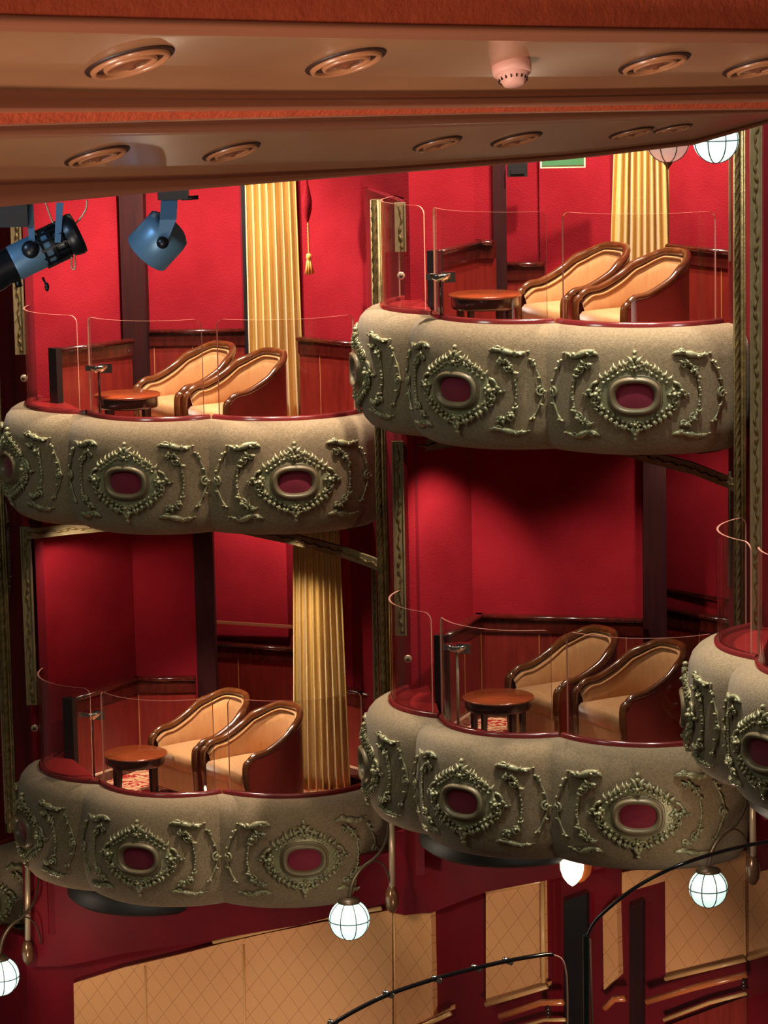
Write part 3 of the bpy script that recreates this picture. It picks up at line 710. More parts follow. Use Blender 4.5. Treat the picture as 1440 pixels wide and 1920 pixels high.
# ---------------------------------------------------------------- tassel with pear-shaped holder
def tassel():
    p=PY(573,340,23.1); o=thing('hanging_tassel','gold tassel hanging on a twisted cord right of the upper left curtain','tassel',p[:])
    def z(y): return PY(573,y,23.1).z-p.z
    mb=MB(); k=(z(350)-z(420)); 
    mb.lathe([(.006,z(300)),(.012,z(345)),(.034,z(375)),(.032,z(392)),(.018,z(408)),(.004,z(418))],16,Matrix.Translation((.006,0,0))); mb.build('red_drop_holder',RED,o)
    mb=MB(); rows=[]
    for i in range(60):
        zz=z(416)+(z(478)-z(416))*i/59; tw=i*.55
        rows.append([(.010+.0055*(1+.4*math.cos(2*(a-tw)))*math.cos(a),.0055*(1+.4*math.cos(2*(a-tw)))*math.sin(a),zz) for a in [2*PI*j/8 for j in range(8)]])
    mb.grid(rows,True,closeu=True); mb.build('twisted_cord',TASS,o)
    mb=MB(); mb.lathe([(0,z(474)),(.018,z(477)),(.020,z(484)),(.014,z(488))],16,Matrix.Translation((.010,0,0))); mb.build('tassel_head',TASS,o)
    mb=MB()
    for i in range(22):
        a=i*2.4; r_=.022*math.sqrt((i+1)/22)
        mb.tube([(.010+r_*.5*math.cos(a),r_*.5*math.sin(a),z(484)),(.010+r_*math.cos(a),r_*math.sin(a),z(500)),(.010+r_*1.45*math.cos(a),r_*1.45*math.sin(a),z(514)+rnd.uniform(-.006,.006))],.0042,5)
    mb.build('fringe',TASS,o)
tassel()
# ---------------------------------------------------------------- globe lamps
def globe_mesh(t,r,c=(0,0,0),mt=GLOBE,nm='globe'):
    mb=MB(); mb.lathe([(r*math.sin(a),r*math.cos(a)) for a in [PI*i/20 for i in range(21)]],32,Matrix.Translation(c)); g=mb.build(nm,mt,t)
    mb=MB()
    for k in range(4):
        a0=k*PI/4+.35; pts=[]
        for i in range(41):
            a=2*PI*i/40; pts.append((c[0]+r*1.008*math.sin(a)*math.cos(a0),c[1]+r*1.008*math.sin(a)*math.sin(a0),c[2]+r*1.008*math.cos(a)))
        mb.tube(pts,.0038,5,caps=False)
    pts=[(c[0]+r*1.008*math.cos(2*PI*i/40),c[1]+r*1.008*math.sin(2*PI*i/40),c[2]) for i in range(41)]; mb.tube(pts,.004,5,caps=False)
    mb.build('wire_cage',WIRE,g)
    return g
def wall_lamp(gx,gy,ax,ay,Y,l,rp=39):
    r_=rp/F*Y*1.01; g=PY(gx,gy,Y-.12)
    o=thing('globe_lamp',l,'lamp',g[:],0,'globe lamps on curved arms')
    globe_mesh(o,r_)
    mb=MB(); mb.lathe([(0,r_*1.14),(.03,r_*1.13),(.070,r_*1.02),(.078,r_*.92),(.074,r_*.86),(0,r_*.86)],24); mb.build('cap',BRONZE,o)
    mb=MB(); mb.lathe([(0,-r_*1.12),(.008,-r_*1.08),(.018,-r_*1.0),(.02,-r_*.97)],14); mb.build('bottom_finial',BRONZE,o)
    def Q(x,y,Yy): return PY(x,y,Yy)-g
    dx,dy=gx-655,gy-1724
    arm=[(655,1683,Y-.12),(661,1655,Y-.12),(676,1630,Y-.11),(700,1611,Y-.08),(716,1592,Y-.06),(726,1566,Y-.03),(728,1535,Y)]
    arm=[Q(x+dx,y+dy,yy) for x,y,yy in arm]; P=smooth(arm,6); n=len(P)
    mb=MB(); mb.tube(P,[.017-.011*(i/(n-1)) for i in range(n)],10,up=(0,1,0)); mb.build('curved_arm',BRONZE,o)
    th=[(690,1618,Y-.09),(706,1614,Y-.07),(720,1624,Y-.05),(729,1645,Y-.02),(733,1664,Y)]
    mb=MB(); mb.tube(smooth([Q(x+dx,y+dy,yy) for x,y,yy in th],6),.006,8,up=(0,1,0)); mb.build('thin_scroll',BRONZE,o)
    pt=PY(ax,ay-40-145,Y)-g; pb=PY(ax,ay-25,Y)-g
    mb=MB(); mb.tube([pt,pb],.021,12,up=(0,1,0)); mb.build('pole',POLE,o)
    c_=PY(ax,ay,Y)-g
    mb=MB(); mb.lathe([(0,-.092),(.02,-.086),(.040,-.05),(.046,0),(.042,.045),(.03,.078),(.022,.092),(0,.094)],20,Matrix.Translation(c_)); mb.build('acorn_finial',ACORN,o)
    return o
wall_lamp(655,1724,735,1687,21.8,'lit white globe lamp hanging below the lower left box, in front of beige wall')
wall_lamp(1328,1665,1412,1632,19.7,'lit white globe lamp seen through the curved glass at lower right',37)
wall_lamp(-1,1830,52,1787,23.5,'lit white globe lamp half cropped at the left edge near the bottom',38)
# hanging globes at top right
def ceil_globe(x,y,Y,rp,l,mt,tip):
    r_=rp/F*Y; g=PY(x,y,Y); o=thing('ceiling_globe',l,'lamp',g[:]); globe_mesh(o,r_,mt=mt)
    mb=MB(); mb.lathe([(0,r_*1.3),(.02,r_*1.3),(.05,r_*1.05),(.05,r_*.9),(0,r_*.9)],20); mb.build('cap',BRONZE,o)
    if tip: mb=MB(); mb.lathe([(0,-r_*1.35),(.012,-r_*1.2),(.03,-r_*1.02),(.035,-r_*.95)],14); mb.build('bottom_finial',BRONZE,o)
    mb=MB(); mb.tube([(0,0,r_*1.2),(0,0,r_*1.2+.9)],.012,8,up=(1,0,0)); mb.build('stem',BRONZE,o)
ceil_globe(1342,262,19.6,43,'brightly lit globe at top right under the ceiling edge',GLOBE,False)
ceil_globe(1252,262,20.6,42,'dim pinkish globe with pointed tip under the ceiling edge, in front of curtain',GLOBEP,True)
def sconce(x,y,Y):
    p=PY(x,y,Y); o=thing('cone_sconce','bright cone-shaped wall lamp under the lower right box','lamp',p[:])
    mb=MB(); mb.lathe([(0.003,-.095),(.03,-.075),(.06,-.035),(.078,.02),(.08,.07),(.07,.12),(0,.13)],24); mb.build('shade',SCONCE,o)
    mb=MB(); mb.lathe([(0.003,-.09),(.035,-.075),(.07,-.035),(.09,.02),(.094,.07),(.08,.12),(0,.13)],24,Matrix.Translation((.05,.06,0))); mb.build('back_shell',SCONO,o)
    return o
sconce(1073,1635,21.0)
# ---------------------------------------------------------------- exit sign and black box
p=PY(1055,300,21.6); o=thing('exit_sign','green sign with pale border, mostly hidden by the ceiling edge','sign',p[:])
mb=MB(); mb.box((0,0,0),(.29,.03,.10)); mb.build('border',SIGNW,o); mb=MB(); mb.box((0,-.012,0.008),(.27,.02,.082)); mb.build('face',SIGNG,o)
p=PY(970,318,21.9); mb=MB(); mb.box((0,0,0),(.13,.05,.09)); mb.box((0,-.03,-.01),(.09,.02,.03)); o=mb.build('wall_speaker',BLACK); o.location=p; tag(o,'small black box on red wall just below ceiling edge','speaker')
# ---------------------------------------------------------------- lower wall
pk=[V((*XY(-250,1700,25.3),0)),V((*XY(45,1700,23.75),0)),V((*XY(737,1700,22.25),0)),V((*XY(1402,1700,20.35),0)),V((*XY(1700,1700,19.4),0))]
tops=[-7.3,-6.45,-5.6,-4.7]
for i,(a,b) in enumerate(zip(pk,pk[1:])): wallseg(a,b,-10.5,tops[i],DRED,'wall_lower',.08)
def onwall(x,y,off=0):
    i=0 if x<45 else 1 if x<737 else 2 if x<1402 else 3
    a,b=pk[i],pk[i+1]; t=(b-a).normalized(); n=V((t.y,-t.x,0)); 
    if n.y>0: n=-n
    a2=a+n*off; d=ray(x,y); k=a2.dot(n)/d.dot(n); return d*k,n,t
def wallpoly(px,off,th,mt,name,uv=False,pref=None):
    r_=[onwall(x,y,off) for x,y in px]; n=r_[0][1]; t=r_[0][2]
    mb=MB(); mb.slab([q[0] for q in r_],-n*th); o=mb.build(name,mt)
    if uv:
        me=o.data; ul=me.uv_layers.new(name='UVMap')
        for lp in me.loops:
            v=me.vertices[lp.vertex_index].co; ul.data[lp.index].uv=(v.dot(t),v.z)
    return o
def walltube(px,off,rad,mt,name,parent=None):
    P=[onwall(x,y,off)[0] for x,y in px]; mb=MB(); mb.tube(P,rad,10,up=(0,1,0)); return mb.build(name,mt,parent)
# proud step added along the box's shadow edge; dark red carries its shade
struct(wallpoly([(50,1640),(735,1600),(735,1690),(560,1735),(400,1762),(230,1788),(150,1806),(115,1812),(50,1812)],.12,.12,DRED,'wall_shadow_step'))
struct(wallpoly([(739,1560),(1400,1500),(1400,1560),(1080,1640),(912,1672),(812,1710),(760,1716),(739,1712)],.10,.10,DRED,'wall_shadow_step'))
def panel(px,l,seams=(),mold=()):
    o=thing('quilted_panel',l,'wall panel',onwall(*px[0])[0][:],0,'beige quilted panels')
    q=wallpoly(px,.05,.05,QUILT,'quilted_face',True); q.parent=o; q.matrix_parent_inverse=Matrix.Translation(-o.location)
    for s_ in seams:
        w=walltube(s_,.055,.008,PANM,'seam_strip'); w.parent=o; w.matrix_parent_inverse=Matrix.Translation(-o.location)
    for s_ in mold:
        w=walltube(s_,.07,.016,PANM,'edge_moulding'); w.parent=o; w.matrix_parent_inverse=Matrix.Translation(-o.location)
panel([(138,1844),(230,1815),(340,1789),(420,1768),(500,1750),(600,1730),(736,1706),(736,2100),(142,2100)],'large beige quilted wall panel at the bottom left behind the globe lamp',
  seams=[[(272,1812),(276,2090)],[(457,1772),(462,2090)]],mold=[[(400,1766),(500,1744),(600,1722),(715,1703)]])
panel([(738,1712),(808,1712),(812,1905),(845,1895),(845,1886),(845,1890),(738,1940)],'narrow beige quilted strip right of the hanging globe lamp',seams=[[(739,1715),(741,1935)]],mold=[[(738,1948),(812,1915),(845,1900)]])
panel([(911,1672),(1017,1652),(1019,1842),(1026,1843),(1026,1850),(911,1884)],'framed beige quilted panel under the cone lamp',mold=[[(911,1671),(1017,1651)],[(1017,1651),(1019,1842)],[(911,1884),(1026,1850)]])
panel([(1130,1718),(1156,1690),(1160,1828),(1132,1856)],'narrow beige panel seen through the left end of the curved glass')
panel([(1166,1636),(1398,1595),(1398,1800),(1300,1824),(1248,1835),(1247,1652),(1166,1676)],'wide beige quilted panel behind the globe lamp at lower right',seams=[[(1396,1650),(1397,1795)]],mold=[[(1248,1835),(1398,1799)]])
panel([(1404,1640),(1560,1600),(1560,1750),(1404,1797)],'beige quilted panel cropped at the lower right edge',mold=[[(1404,1797),(1560,1752)]])
struct(wallpoly([(1058,1690),(1100,1675),(1100,2050),(1058,2050)],.03,.03,BLACK,'painted_shadow_strip'))  # black strip put in for the dark shadow between the panels
struct(wallpoly([(1180,1700),(1205,1690),(1205,2050),(1180,2050)],.03,.03,PILL,'trim_9'))
def handrail(px,l,br):
    o=thing('stair_handrail',l,'handrail',onwall(*px[0],.12)[0][:])
    w=walltube(px,.12,.022,WOODH,'grip'); w.parent=o; w.matrix_parent_inverse=Matrix.Translation(-o.location)
    for x,y in br:
        a=onwall(x,y,.12)[0]; b=onwall(x,y+16,.12)[0]; c_=onwall(x,y+26,.02)[0]
        mb=MB(); mb.tube(smooth([a,b,c_],4),.013,8); mb.blob(tuple(b),(.022,.022,.03)); w=mb.build('bracket',TABD); w.parent=o; w.matrix_parent_inverse=Matrix.Translation(-o.location)
handrail([(938,1906),(1015,1880),(1056,1879)],'orange oak handrail end on dark red wall below the framed panel',[(1028,1882)])
handrail([(1213,1878),(1300,1852),(1400,1827)],'long oak handrail rising behind the curved glass',[(1395,1830)])
handrail([(1134,1890),(1152,1873),(1172,1872)],'short oak handrail end behind left end of curved glass',[])
for px,mt in (([(940,1935),(1020,1912),(1060,1912)],PANM),([(1245,1912),(1330,1880),(1400,1862)],PANM)):
    struct(walltube(px,.05,.014,mt,'trim_10'))
struct(wallpoly([(1245,1925),(1400,1868),(1400,2060),(1245,2060)],.03,.03,WAIN,'wall_wainscot'))
# ---------------------------------------------------------------- stair glass guards
def guard(px,Ys,zb,l,rodmt,rr,post=None):
    n=len(px); P=smooth([PY(x,y,Y) for (x,y),Y in zip(px,Ys)],6)
    o=thing('glass_guard',l,'glass railing',P[0][:]); q=P[0]
    mb=MB()
    for off in (0,.014):
        mb.grid([[(p.x-q.x,p.y-q.y+off,p.z-q.z) for p in P],[(p.x-q.x,p.y-q.y+off,zb-q.z) for p in P]],True)
    mb.build('glass_sheet',GLASS,o)
    mb=MB(); mb.tube([p-q for p in P],rr,10,up=(0,1,0)); mb.build('top_rod',rodmt,o)
    return o,q,P
o,q,P=guard([(600,1934),(660,1898),(725,1866),(800,1840),(880,1818),(960,1800),(1020,1790),(1036,1790)],[17.6,17.8,18,18.2,18.4,18.6,18.8,18.85],-6.9,'lower curved glass railing with black rod crossing the beige wall',BLKROD,.013)
for x,y,Y in ((625,1919,17.7),(728,1864,18.02),(818,1836,18.25),(893,1815,18.45),(952,1802,18.6)):
    p=PY(x,y,Y)-q; mb=MB(); mb.lathe([(0.0,-.035),(.016,-.03),(.018,0),(.016,.03),(0,.035)],12,Matrix.Translation(p)@Matrix.Rotation(R(-65),4,'Y')); mb.build('rod_clamp',CHROME,o)
mb=MB(); mb.tube(smooth([PY(x,y,18.9)-q for x,y in ((1036,1790),(1052,1797),(1060,1815),(1064,1860),(1064,1990))],5),.005,6,up=(0,1,0)); mb.build('rounded_end_edge',GEDGE,o)
o,q,P=guard([(1100,1756),(1112,1732),(1135,1708),(1180,1672),(1230,1642),(1290,1616),(1370,1592),(1450,1576),(1520,1565)],[15.6,15.65,15.7,15.8,15.9,16,16.2,16.4,16.5],-5.4,'tall curved glass railing with black top rod at the lower right',BLKROD,.010)
p0=PY(1098,1756,15.58)-q; p1=PY(1100,2000,15.58)-q; mb=MB(); mb.slab([p0+V((-.012,0,0)),p0+V((.012,0,0)),p1+V((.012,0,0)),p1+V((-.012,0,0))],(0,.03,0)); e=mb.build('thick_end_edge',GREENG,o); e['label']='thick green polished end edge'
for px in ([(1106,1760),(1112,1990)],): 
    mb=MB(); mb.tube([PY(x,y,15.6)-q for x,y in px],.006,6,up=(0,1,0)); mb.build('inner_edge_line',GEDGE,o)
# ---------------------------------------------------------------- ceiling coves
def interp(t,v):  # v at 0,.5,1
    return v[0]*(1-t)*(1-2*t)+v[1]*4*t*(1-t)+v[2]*t*(2*t-1)
YR=1.30
LN={ # y at 0,720,1440 ; Y at x=0
 'a':((-140,-140,-130),6.98),'b':((26,44,56),7.0),'b1':((33,50,61),6.97),'b2':((48,62,70),7.03),'c':((58,73,82),7.06),'c1':((62,76,84),7.09),
 'd':((150,158,150),7.50),'d1':((170,176,164),7.58),'d2':((183,186,174),7.60),'d3':((200,196,183),7.54),'e':((210,203,190),7.57),'e1':((212,205,192),7.60),'f':((233,215,203),7.62),'f1':((237,218,205),7.66)}
LN2={'g':((236,217,206),9.4),'g1':((243,224,208),9.36),'g2':((256,238,212),9.44),'h':((260,242,215),9.48)}
def lowpts(nm):
    T={'h1':[(0,318),(240,316),(400,312),(720,298),(1080,276),(1300,252),(1440,220)],
       'i':[(0,336),(240,330),(400,326),(720,314),(1080,288),(1300,262),(1440,224)],
       'j':[(0,347),(240,340),(400,335),(720,318),(1080,291),(1300,265),(1440,226)],
       'k':[(0,364),(240,352),(400,345),(720,322),(1080,294),(1300,268),(1440,229)],
       'l':[(0,388),(240,366),(400,352),(720,326),(1080,298),(1300,272),(1440,232)]}[nm]
    return T
def ypoly(T,x):
    if x<=T[0][0]: 
        (x0,y0),(x1,y1)=T[0],T[1]
    elif x>=T[-1][0]:
        (x0,y0),(x1,y1)=T[-2],T[-1]
    else:
        for (x0,y0),(x1,y1) in zip(T,T[1:]):
            if x0<=x<=x1: break
    return y0+(y1-y0)*(x-x0)/(x1-x0)
def row_at(spec,Y0,xs):
    out=[]
    for x in xs:
        t=x/1440; y=interp(t,spec) if isinstance(spec,tuple) else ypoly(spec,x); out.append(PY(x,y,Y0*(1+(YR-1)*t)))
    return out
xs=[-260+60*i for i in range(34)]
def loft(names,mt,nm,sm=True):
    mb=MB(); rows=[]
    for n_ in names:
        if n_ in LN: rows.append(row_at(LN[n_][0],LN[n_][1],xs))
        elif n_ in LN2: rows.append(row_at(LN2[n_][0],LN2[n_][1],xs))
        else: rows.append(row_at(lowpts(n_),{'h1':9.95,'i':10.06,'j':10.08,'k':10.04,'l':10.10}[n_],xs))
    mb.grid(rows,sm); return struct(mb.build(nm,mt))
loft(['a','b'],ORANGE,'ceiling_upper_band',False)
loft(['b','b1','b2','c'],MOLD,'trim_11')
loft(['c','c1','d','d1'],TAN,'ceiling_front_cove')
loft(['d1','d2','d3','e','e1'],MOLD,'trim_12')
loft(['e1','f'],ORANGE,'ceiling_middle_band',False)
loft(['f','f1','g','g1','g2','h'],MOLD,'trim_13')
loft(['h','h1','i'],TAN,'ceiling_rear_cove')
loft(['i','j','k','l'],MOLD,'trim_14')
# back faces (give the bulkheads depth)
mb=MB(); rl=row_at(lowpts('l'),10.10,xs); mb.grid([rl,[p+V((0,.12,.02)) for p in rl],[p+V((0,.25,1.2)) for p in rl]],False); struct(mb.build('ceiling_back_face',MOLD))
def ceil_frame(x,y,band):
    t=x/1440; k=1+(YR-1)*t
    if band==1: A,B=(LN['c1'],LN['d'])
    else: A,B=((LN2['h'][0],9.48),(lowpts('h1'),9.95))
    def pt(x_,s_):
        t_=x_/1440; k_=1+(YR-1)*t_
        yy=lambda sp: interp(t_,sp) if isinstance(sp,tuple) else ypoly(sp,x_)
        a=PY(x_,yy(A[0]),A[1]*k_); b=PY(x_,yy(B[0]),B[1]*k_); return a.lerp(b,s_),yy(A[0]),yy(B[0])
    _,ya,yb=pt(x,0); 
    # find s whose projection is y
    lo,hi=0,1
    def projy(p): return 960-F*(p.dot(cu))/(p.dot(fw))
    for _ in range(30):
        m_=(lo+hi)/2
        if projy(pt(x,m_)[0])<y: lo=m_
        else: hi=m_
    s_=(lo+hi)/2; p=pt(x,s_)[0]
    du=(pt(x+4,s_)[0]-pt(x-4,s_)[0]).normalized(); dv=(pt(x,min(1,s_+.05))[0]-pt(x,max(0,s_-.05))[0])
    n=du.cross(dv).normalized()
    if n.dot(p)>0: n=-n
    vv=n.cross(du).normalized()
    return p,Matrix(((du.x,vv.x,n.x,p.x),(du.y,vv.y,n.y,p.y),(du.z,vv.z,n.z,p.z),(0,0,0,1)))
def downlight():
    o=thing('recessed_downlight','x','light')
    mb=MB(); mb.lathe([(.106,.001),(.104,.005),(.094,.006),(.094,.004)],44); mb.build('painted_gap_shade',RECESS,o)  # raised dark ring, the gap's shade put into its colour
    mb=MB(); mb.lathe([(.0945,.005),(.093,.012),(.086,.016),(.080,.012),(.079,.005)],44); mb.build('trim_ring',TRIMR,o)
    mb=MB(); mb.lathe([(.079,.006),(.062,.007)],44); mb.build('inner_gap',RECESS,o)
    mb=MB(); mb.lathe([(.064,.007),(.062,.014),(.057,.016),(.052,.010),(.050,.007)],40); mb.build('inner_ring',TRIMR,o)
    mb=MB(); mb.lathe([(.051,.008),(.035,.012),(.012,.014),(.009,.020),(.0,.020)],30); mb.build('lens',LENSD,o)
    return o
dl=downlight(); dl['group']='recessed ceiling downlights'; fd=True
DL=[(243,114,1,1,'largest ringed ceiling light, top left on front cove'),(648,114,1,.97,'ringed ceiling light on the front cove, top centre'),(1227,117,1,.95,'ringed ceiling light on front cove right of the smoke detector'),(1420,124,1,.95,'ringed ceiling light cropped at the top right edge'),
 (182,291,2,.96,'ringed ceiling light on rear cove above the black spotlight'),(434,283,2,.90,'ringed ceiling light on rear cove above the upper left curtain'),(820,268,2,.82,'faint ringed ceiling light on the rear cove, left of a sharper one'),(968,260,2,.88,'sharp ringed ceiling light on the rear cove below smoke detector'),(1184,248,2,.8,'faint ringed ceiling light on the rear cove above pinkish globe'),(1262,240,2,.7,'faintest ringed ceiling light near the dark right end of rear cove')]
for x,y,b_,sc,l in DL:
    p,M=ceil_frame(x,y,b_)
    if fd: o=dl; fd=False
    else: o=dup(dl,(0,0,0),0,l)
    o['label']=l+' ' if False else l
    o.rotation_mode='QUATERNION'; o.location=p; o.rotation_quaternion=M.to_3x3().to_quaternion(); o.scale=(sc,sc,sc)
# smoke detector
p,M=ceil_frame(958,118,1)
o=thing('smoke_detector','round pinkish smoke detector with dark slots on the front cove','smoke detector'); o.location=p
dirn=(V((.10,-.40,-1))).normalized(); o.rotation_mode='QUATERNION'; o.rotation_quaternion=dirn.to_track_quat('Z','Y')
mb=MB(); mb.lathe([(.0,-.03),(.050,-.03),(.052,.015),(.049,.030),(.044,.032)],36); mb.build('base',DETECT,o)
mb=MB(); mb.lathe([(.044,.030),(.040,.040),(.030,.052),(.026,.060),(.0,.061)],36); mb.build('sensor_cap',DETECT,o)
mb=MB()
for k in range(16):
    a=2*PI*k/16; mb.box((.0365*math.cos(a),.0365*math.sin(a),.044),(.004,.0035,.012),a)
mb.build('vent_slots',BLACK,o)
# ---------------------------------------------------------------- stage spotlights
def axes(d,up=(0,0,1)):
    z=V(d).normalized(); x=V(up).cross(z).normalized(); y=z.cross(x); return Matrix(((x.x,y.x,z.x,0),(x.y,y.y,z.y,0),(x.z,y.z,z.z,0),(0,0,0,1)))
Ys=11.0
def spot_profile():
    p=PY(75,470,Ys); o=thing('profile_spotlight','long black profile spotlight at the left edge hanging below the ceiling','spotlight',p[:])
    a=PY(0,512,Ys-.02)-p; b=PY(150,440,Ys+.03)-p; d=(b-a).normalized(); M=Matrix.Translation((0,0,0))@axes(d)
    mb=MB(); mb.lathe([(0,-.32),(.05,-.31),(.062,-.26),(.064,-.16),(.058,-.13),(.058,.05)],28,M); mb.build('body',SPOTK,o)
    mb=MB(); mb.lathe([(.057,-.10),(.060,-.09),(.060,.03),(.057,.04)],28,M); mb.build('lens_tube',SPOTB,o)
    mb=MB()
    for k in range(14):
        A=2*PI*k/14; Mx=M@Matrix.Rotation(A,4,'Z'); mb.box(Mx@V((.060,0,.045)),(.012,.006,.09),M=Mx.to_3x3())
    mb.lathe([(.066,.005),(.066,.012),(.060,.012)],28,M); mb.lathe([(.066,.078),(.066,.085),(.060,.085)],28,M); mb.build('cooling_fins',SPOTK,o)
    mb=MB(); mb.lathe([(.05,.04),(.052,.085),(.066,.10),(.072,.125),(.068,.14),(.058,.142),(.05,.12),(0,.10)],28,M); mb.build('front_lens_hood',SPOTK,o)
    for x0,x1 in ((60,55),(108,112)):
        mb=MB(); q0=PY(x1,380,Ys)-p; q1=PY(x0,455,Ys-.06)-p; mb.slab([q0+V((-.012,0,0)),q0+V((.012,0,0)),q1+V((.010,0,0)),q1+V((-.010,0,0))],(0,.006,0)); mb.build('yoke_arm',SPOTB,o)
    mb=MB(); mb.tube(smooth([PY(x,y,Ys)-p for x,y in ((85,378),(96,410),(110,430),(140,420),(160,395),(163,375))],5),.003,6,up=(0,1,0)); mb.build('cable',POLE,o)
    mb=MB(); mb.tube(smooth([PY(x,y,Ys)-p for x,y in ((134,480),(134,500),(138,505),(141,500),(140,472))],5),.003,6,up=(0,1,0)); mb.build('safety_hook',POLE,o)
    mb=MB(); mb.tube([PY(80,520,Ys)-p,PY(87,536,Ys)-p],[.004,.004],6); mb.blob(tuple(PY(88,538,Ys)-p),(.008,.008,.016)); mb.build('focus_knob',SPOTK,o)
    mb=MB(); mb.tube([PY(30,518,Ys)-p,PY(36,538,Ys)-p],[.010,.012],8); mb.build('shutter_knob',SPOTK,o)
    mb=MB(); mb.blob(tuple(PY(57,468,Ys-.06)-p),(.03,.02,.03),n=14,m=8); mb.build('pivot_knob',SPOTK,o)
    mb=MB(); mb.box(PY(20,398,Ys)-p,(.12,.10,.09)); mb.tube([PY(-10,410,Ys)-p,PY(50,395,Ys)-p],.03,10); mb.build('hanging_clamp',BLK,o)
spot_profile()
def spot_can():
    p=PY(298,450,Ys); o=thing('can_spotlight','short blue-grey can spotlight hanging above the upper left box','spotlight',p[:])
    a=PY(322,424,Ys-.03)-p; b=PY(272,478,Ys+.0)-p; d=(b-a).normalized(); M=axes(d)
    mb=MB(); mb.lathe([(0,-.066),(.060,-.064),(.076,-.052),(.080,-.03),(.081,.062),(.077,.064),(.074,.02),(0,.0)],36,M); mb.build('can_body',SPOTB,o)
    mb=MB()
    for k in range(5): 
        Mx=M@Matrix.Rotation(1.6+k*.16,4,'Z'); mb.box(Mx@V((.079,0,-.040)),(.006,.006,.026),M=Mx.to_3x3())
    mb.build('vent_slots',SPOTK,o)
    mb=MB(); mb.lathe([(.0,.02),(.073,.03)],30,M); mb.build('dark_lens',SPOTK,o)
    mb=MB(); q0=PY(318,362,Ys)-p; q1=PY(315,412,Ys-.08)-p; q2=PY(302,462,Ys-.10)-p
    rows=[[q+V((-w,0,0)),q+V((w,0,0)),q+V((w,.012,0)),q+V((-w,.012,0))] for q,w in ((q0,.027),(q1,.027),(q2,.014))]
    mb.grid(rows,False,closeu=True); mb.build('bracket',SPOTB,o)
    mb=MB(); mb.box(PY(325,362,Ys)-p,(.10,.06,.04)); mb.tube([PY(340,372,Ys)-p,PY(372,370,Ys)-p],.007,8); mb.build('hanging_clamp',SPOTK,o)
    mb=MB(); mb.lathe([(0,-.005),(.02,-.004),(.02,.004),(0,.006)],14,Matrix.Translation(PY(305,455,Ys-.105)-p)@Matrix.Rotation(PI/2,4,'X')); mb.build('pivot_knob',SPOTK,o)
spot_can()
# ---------------------------------------------------------------- lights
def area(loc,tgt,size,power,col,sy=None,spread=PI):
    l=bpy.data.lights.new('light','AREA'); l.energy=power; l.color=col; l.size=size; l.spread=spread
    if sy: l.shape='RECTANGLE'; l.size_y=sy
    o=bpy.data.objects.new('light',l); C.objects.link(o); o.location=loc; o.rotation_euler=(V(tgt)-V(loc)).to_track_quat('-Z','Y').to_euler(); return o
def spot(loc,tgt,ang,power,col,blend=.5,rad=.05):
    l=bpy.data.lights.new('light','SPOT'); l.energy=power; l.color=col; l.spot_size=R(ang); l.spot_blend=blend; l.shadow_soft_size=rad
    o=bpy.data.objects.new('light',l); C.objects.link(o); o.location=loc; o.rotation_euler=(V(tgt)-V(loc)).to_track_quat('-Z','Y').to_euler(); return o
W1=(1,.85,.67); W2=(1,.88,.72); CO=(.75,.88,1)
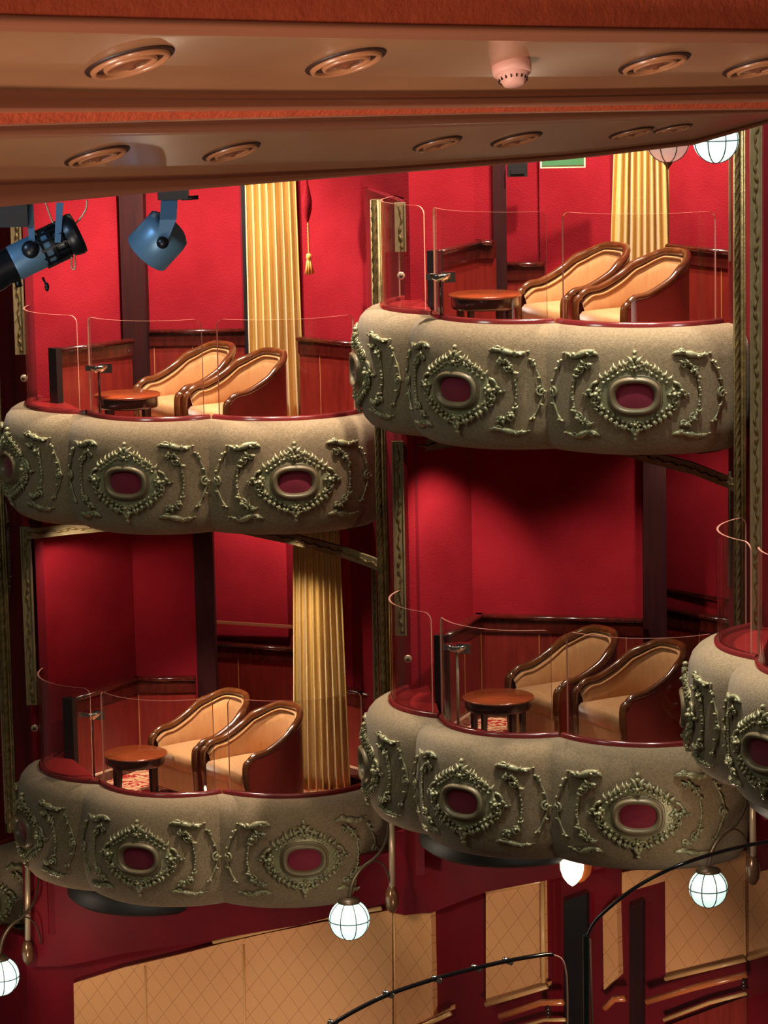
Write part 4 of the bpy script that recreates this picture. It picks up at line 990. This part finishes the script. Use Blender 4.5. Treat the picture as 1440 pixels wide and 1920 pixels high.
# box downlights, unseen; some spots added to brighten walls and curtain
spot((-1.35,23.1,-4.12),(-1.20,23.3,-6.1),84,210,W1,.7); spot((1.2,20.9,-3.25),(1.3,21.2,-5.3),110,75,W1,.7)
spot((-2.2,23.2,-4.12),(-2.0,24.0,-5.4),100,30,W1,.7); spot((.45,21.3,-3.25),(.45,22.1,-4.6),62,100,W1,.9)
spot((-1.0,24.6,-4.12),(-1.0,25.3,-5.4),120,60,W1,.7); spot((2.0,21.3,-3.25),(2.1,22.2,-4.6),100,30,W1,.9)
spot((-1.5,22.75,-1.2),(-1.2,23.3,-3.5),130,300,W1,.7); spot((1.2,20.65,-.3),(1.2,21.3,-2.7),130,270,W1,.7)
spot((-.7,22.75,-4.15),(-.5,23.5,-5.8),70,60,W1,.8)  # added to brighten the lower left curtain
# unseen house lights above the boxes, plus added fill lights
spot((-1.25,22.15,3.2),(-1.2,22.6,-3.2),46,2700,W2,.4,.12); spot((1.1,19.80,3.4),(1.1,20.4,-2.4),46,2700,W2,.4,.12); spot((1.9,17.6,3.4),(2.1,19.0,-4.4),40,1500,(.95,1,.9),.5,.2)
area((-.5,16.5,4.5),(.3,21.2,-4),4,120,W2)  # added soft fill from the front
area((-5,16.5,1.0),(0,21.5,-4.5),1.5,75,(.74,1,.86))  # added greenish fill from the left
area((.6,3.2,-1.6),(.3,7.2,.15),.8,16,(1,.80,.62),spread=R(60))  # added low fill to brighten the upper ceiling band
area((4.6,15.5,.5),(2.0,19.5,-5),.8,45,(.80,.95,.88))
# unseen spots added low in front to brighten the lower wall
spot((-2.2,18.6,-9.0),(-1.3,23.0,-8.0),50,420,W1,.8,.25); spot((1.3,17.6,-8.2),(1.5,21.3,-6.95),48,300,W1,.8,.25)
for gx,gy,Yg in ((655,1724,21.68),(1328,1665,19.58),(-1,1830,23.38)):
    p=PY(gx-6,gy-50,Yg-.42); l=bpy.data.lights.new('light','POINT'); l.energy=7; l.color=(1,.80,.58); l.shadow_soft_size=.06; o=bpy.data.objects.new('light',l); C.objects.link(o); o.location=p
# lamps added to imitate bounce from the stalls and stage on to the ceiling coves
area((-3.0,4.0,-5.0),(.2,8.6,-.5),2.0,85,(1,.86,.72),spread=R(75))
spot((-1.5,5.2,-2.4),(-1.15,9.6,-.6),22,50,(1,.85,.7),.8); spot((-.6,4.6,-2.6),(1.2,8.3,-.3),16,40,(.9,.95,.85),.8)
# cool stage light on the spotlights
spot((-3.2,9.2,.0),(-.95,11.0,-.95),30,210,(.42,.70,1),.5)
w=bpy.data.worlds.new('world'); S.world=w; w.use_nodes=True; w.node_tree.nodes['Background'].inputs[0].default_value=(1,.72,.55,1); w.node_tree.nodes['Background'].inputs[1].default_value=.045
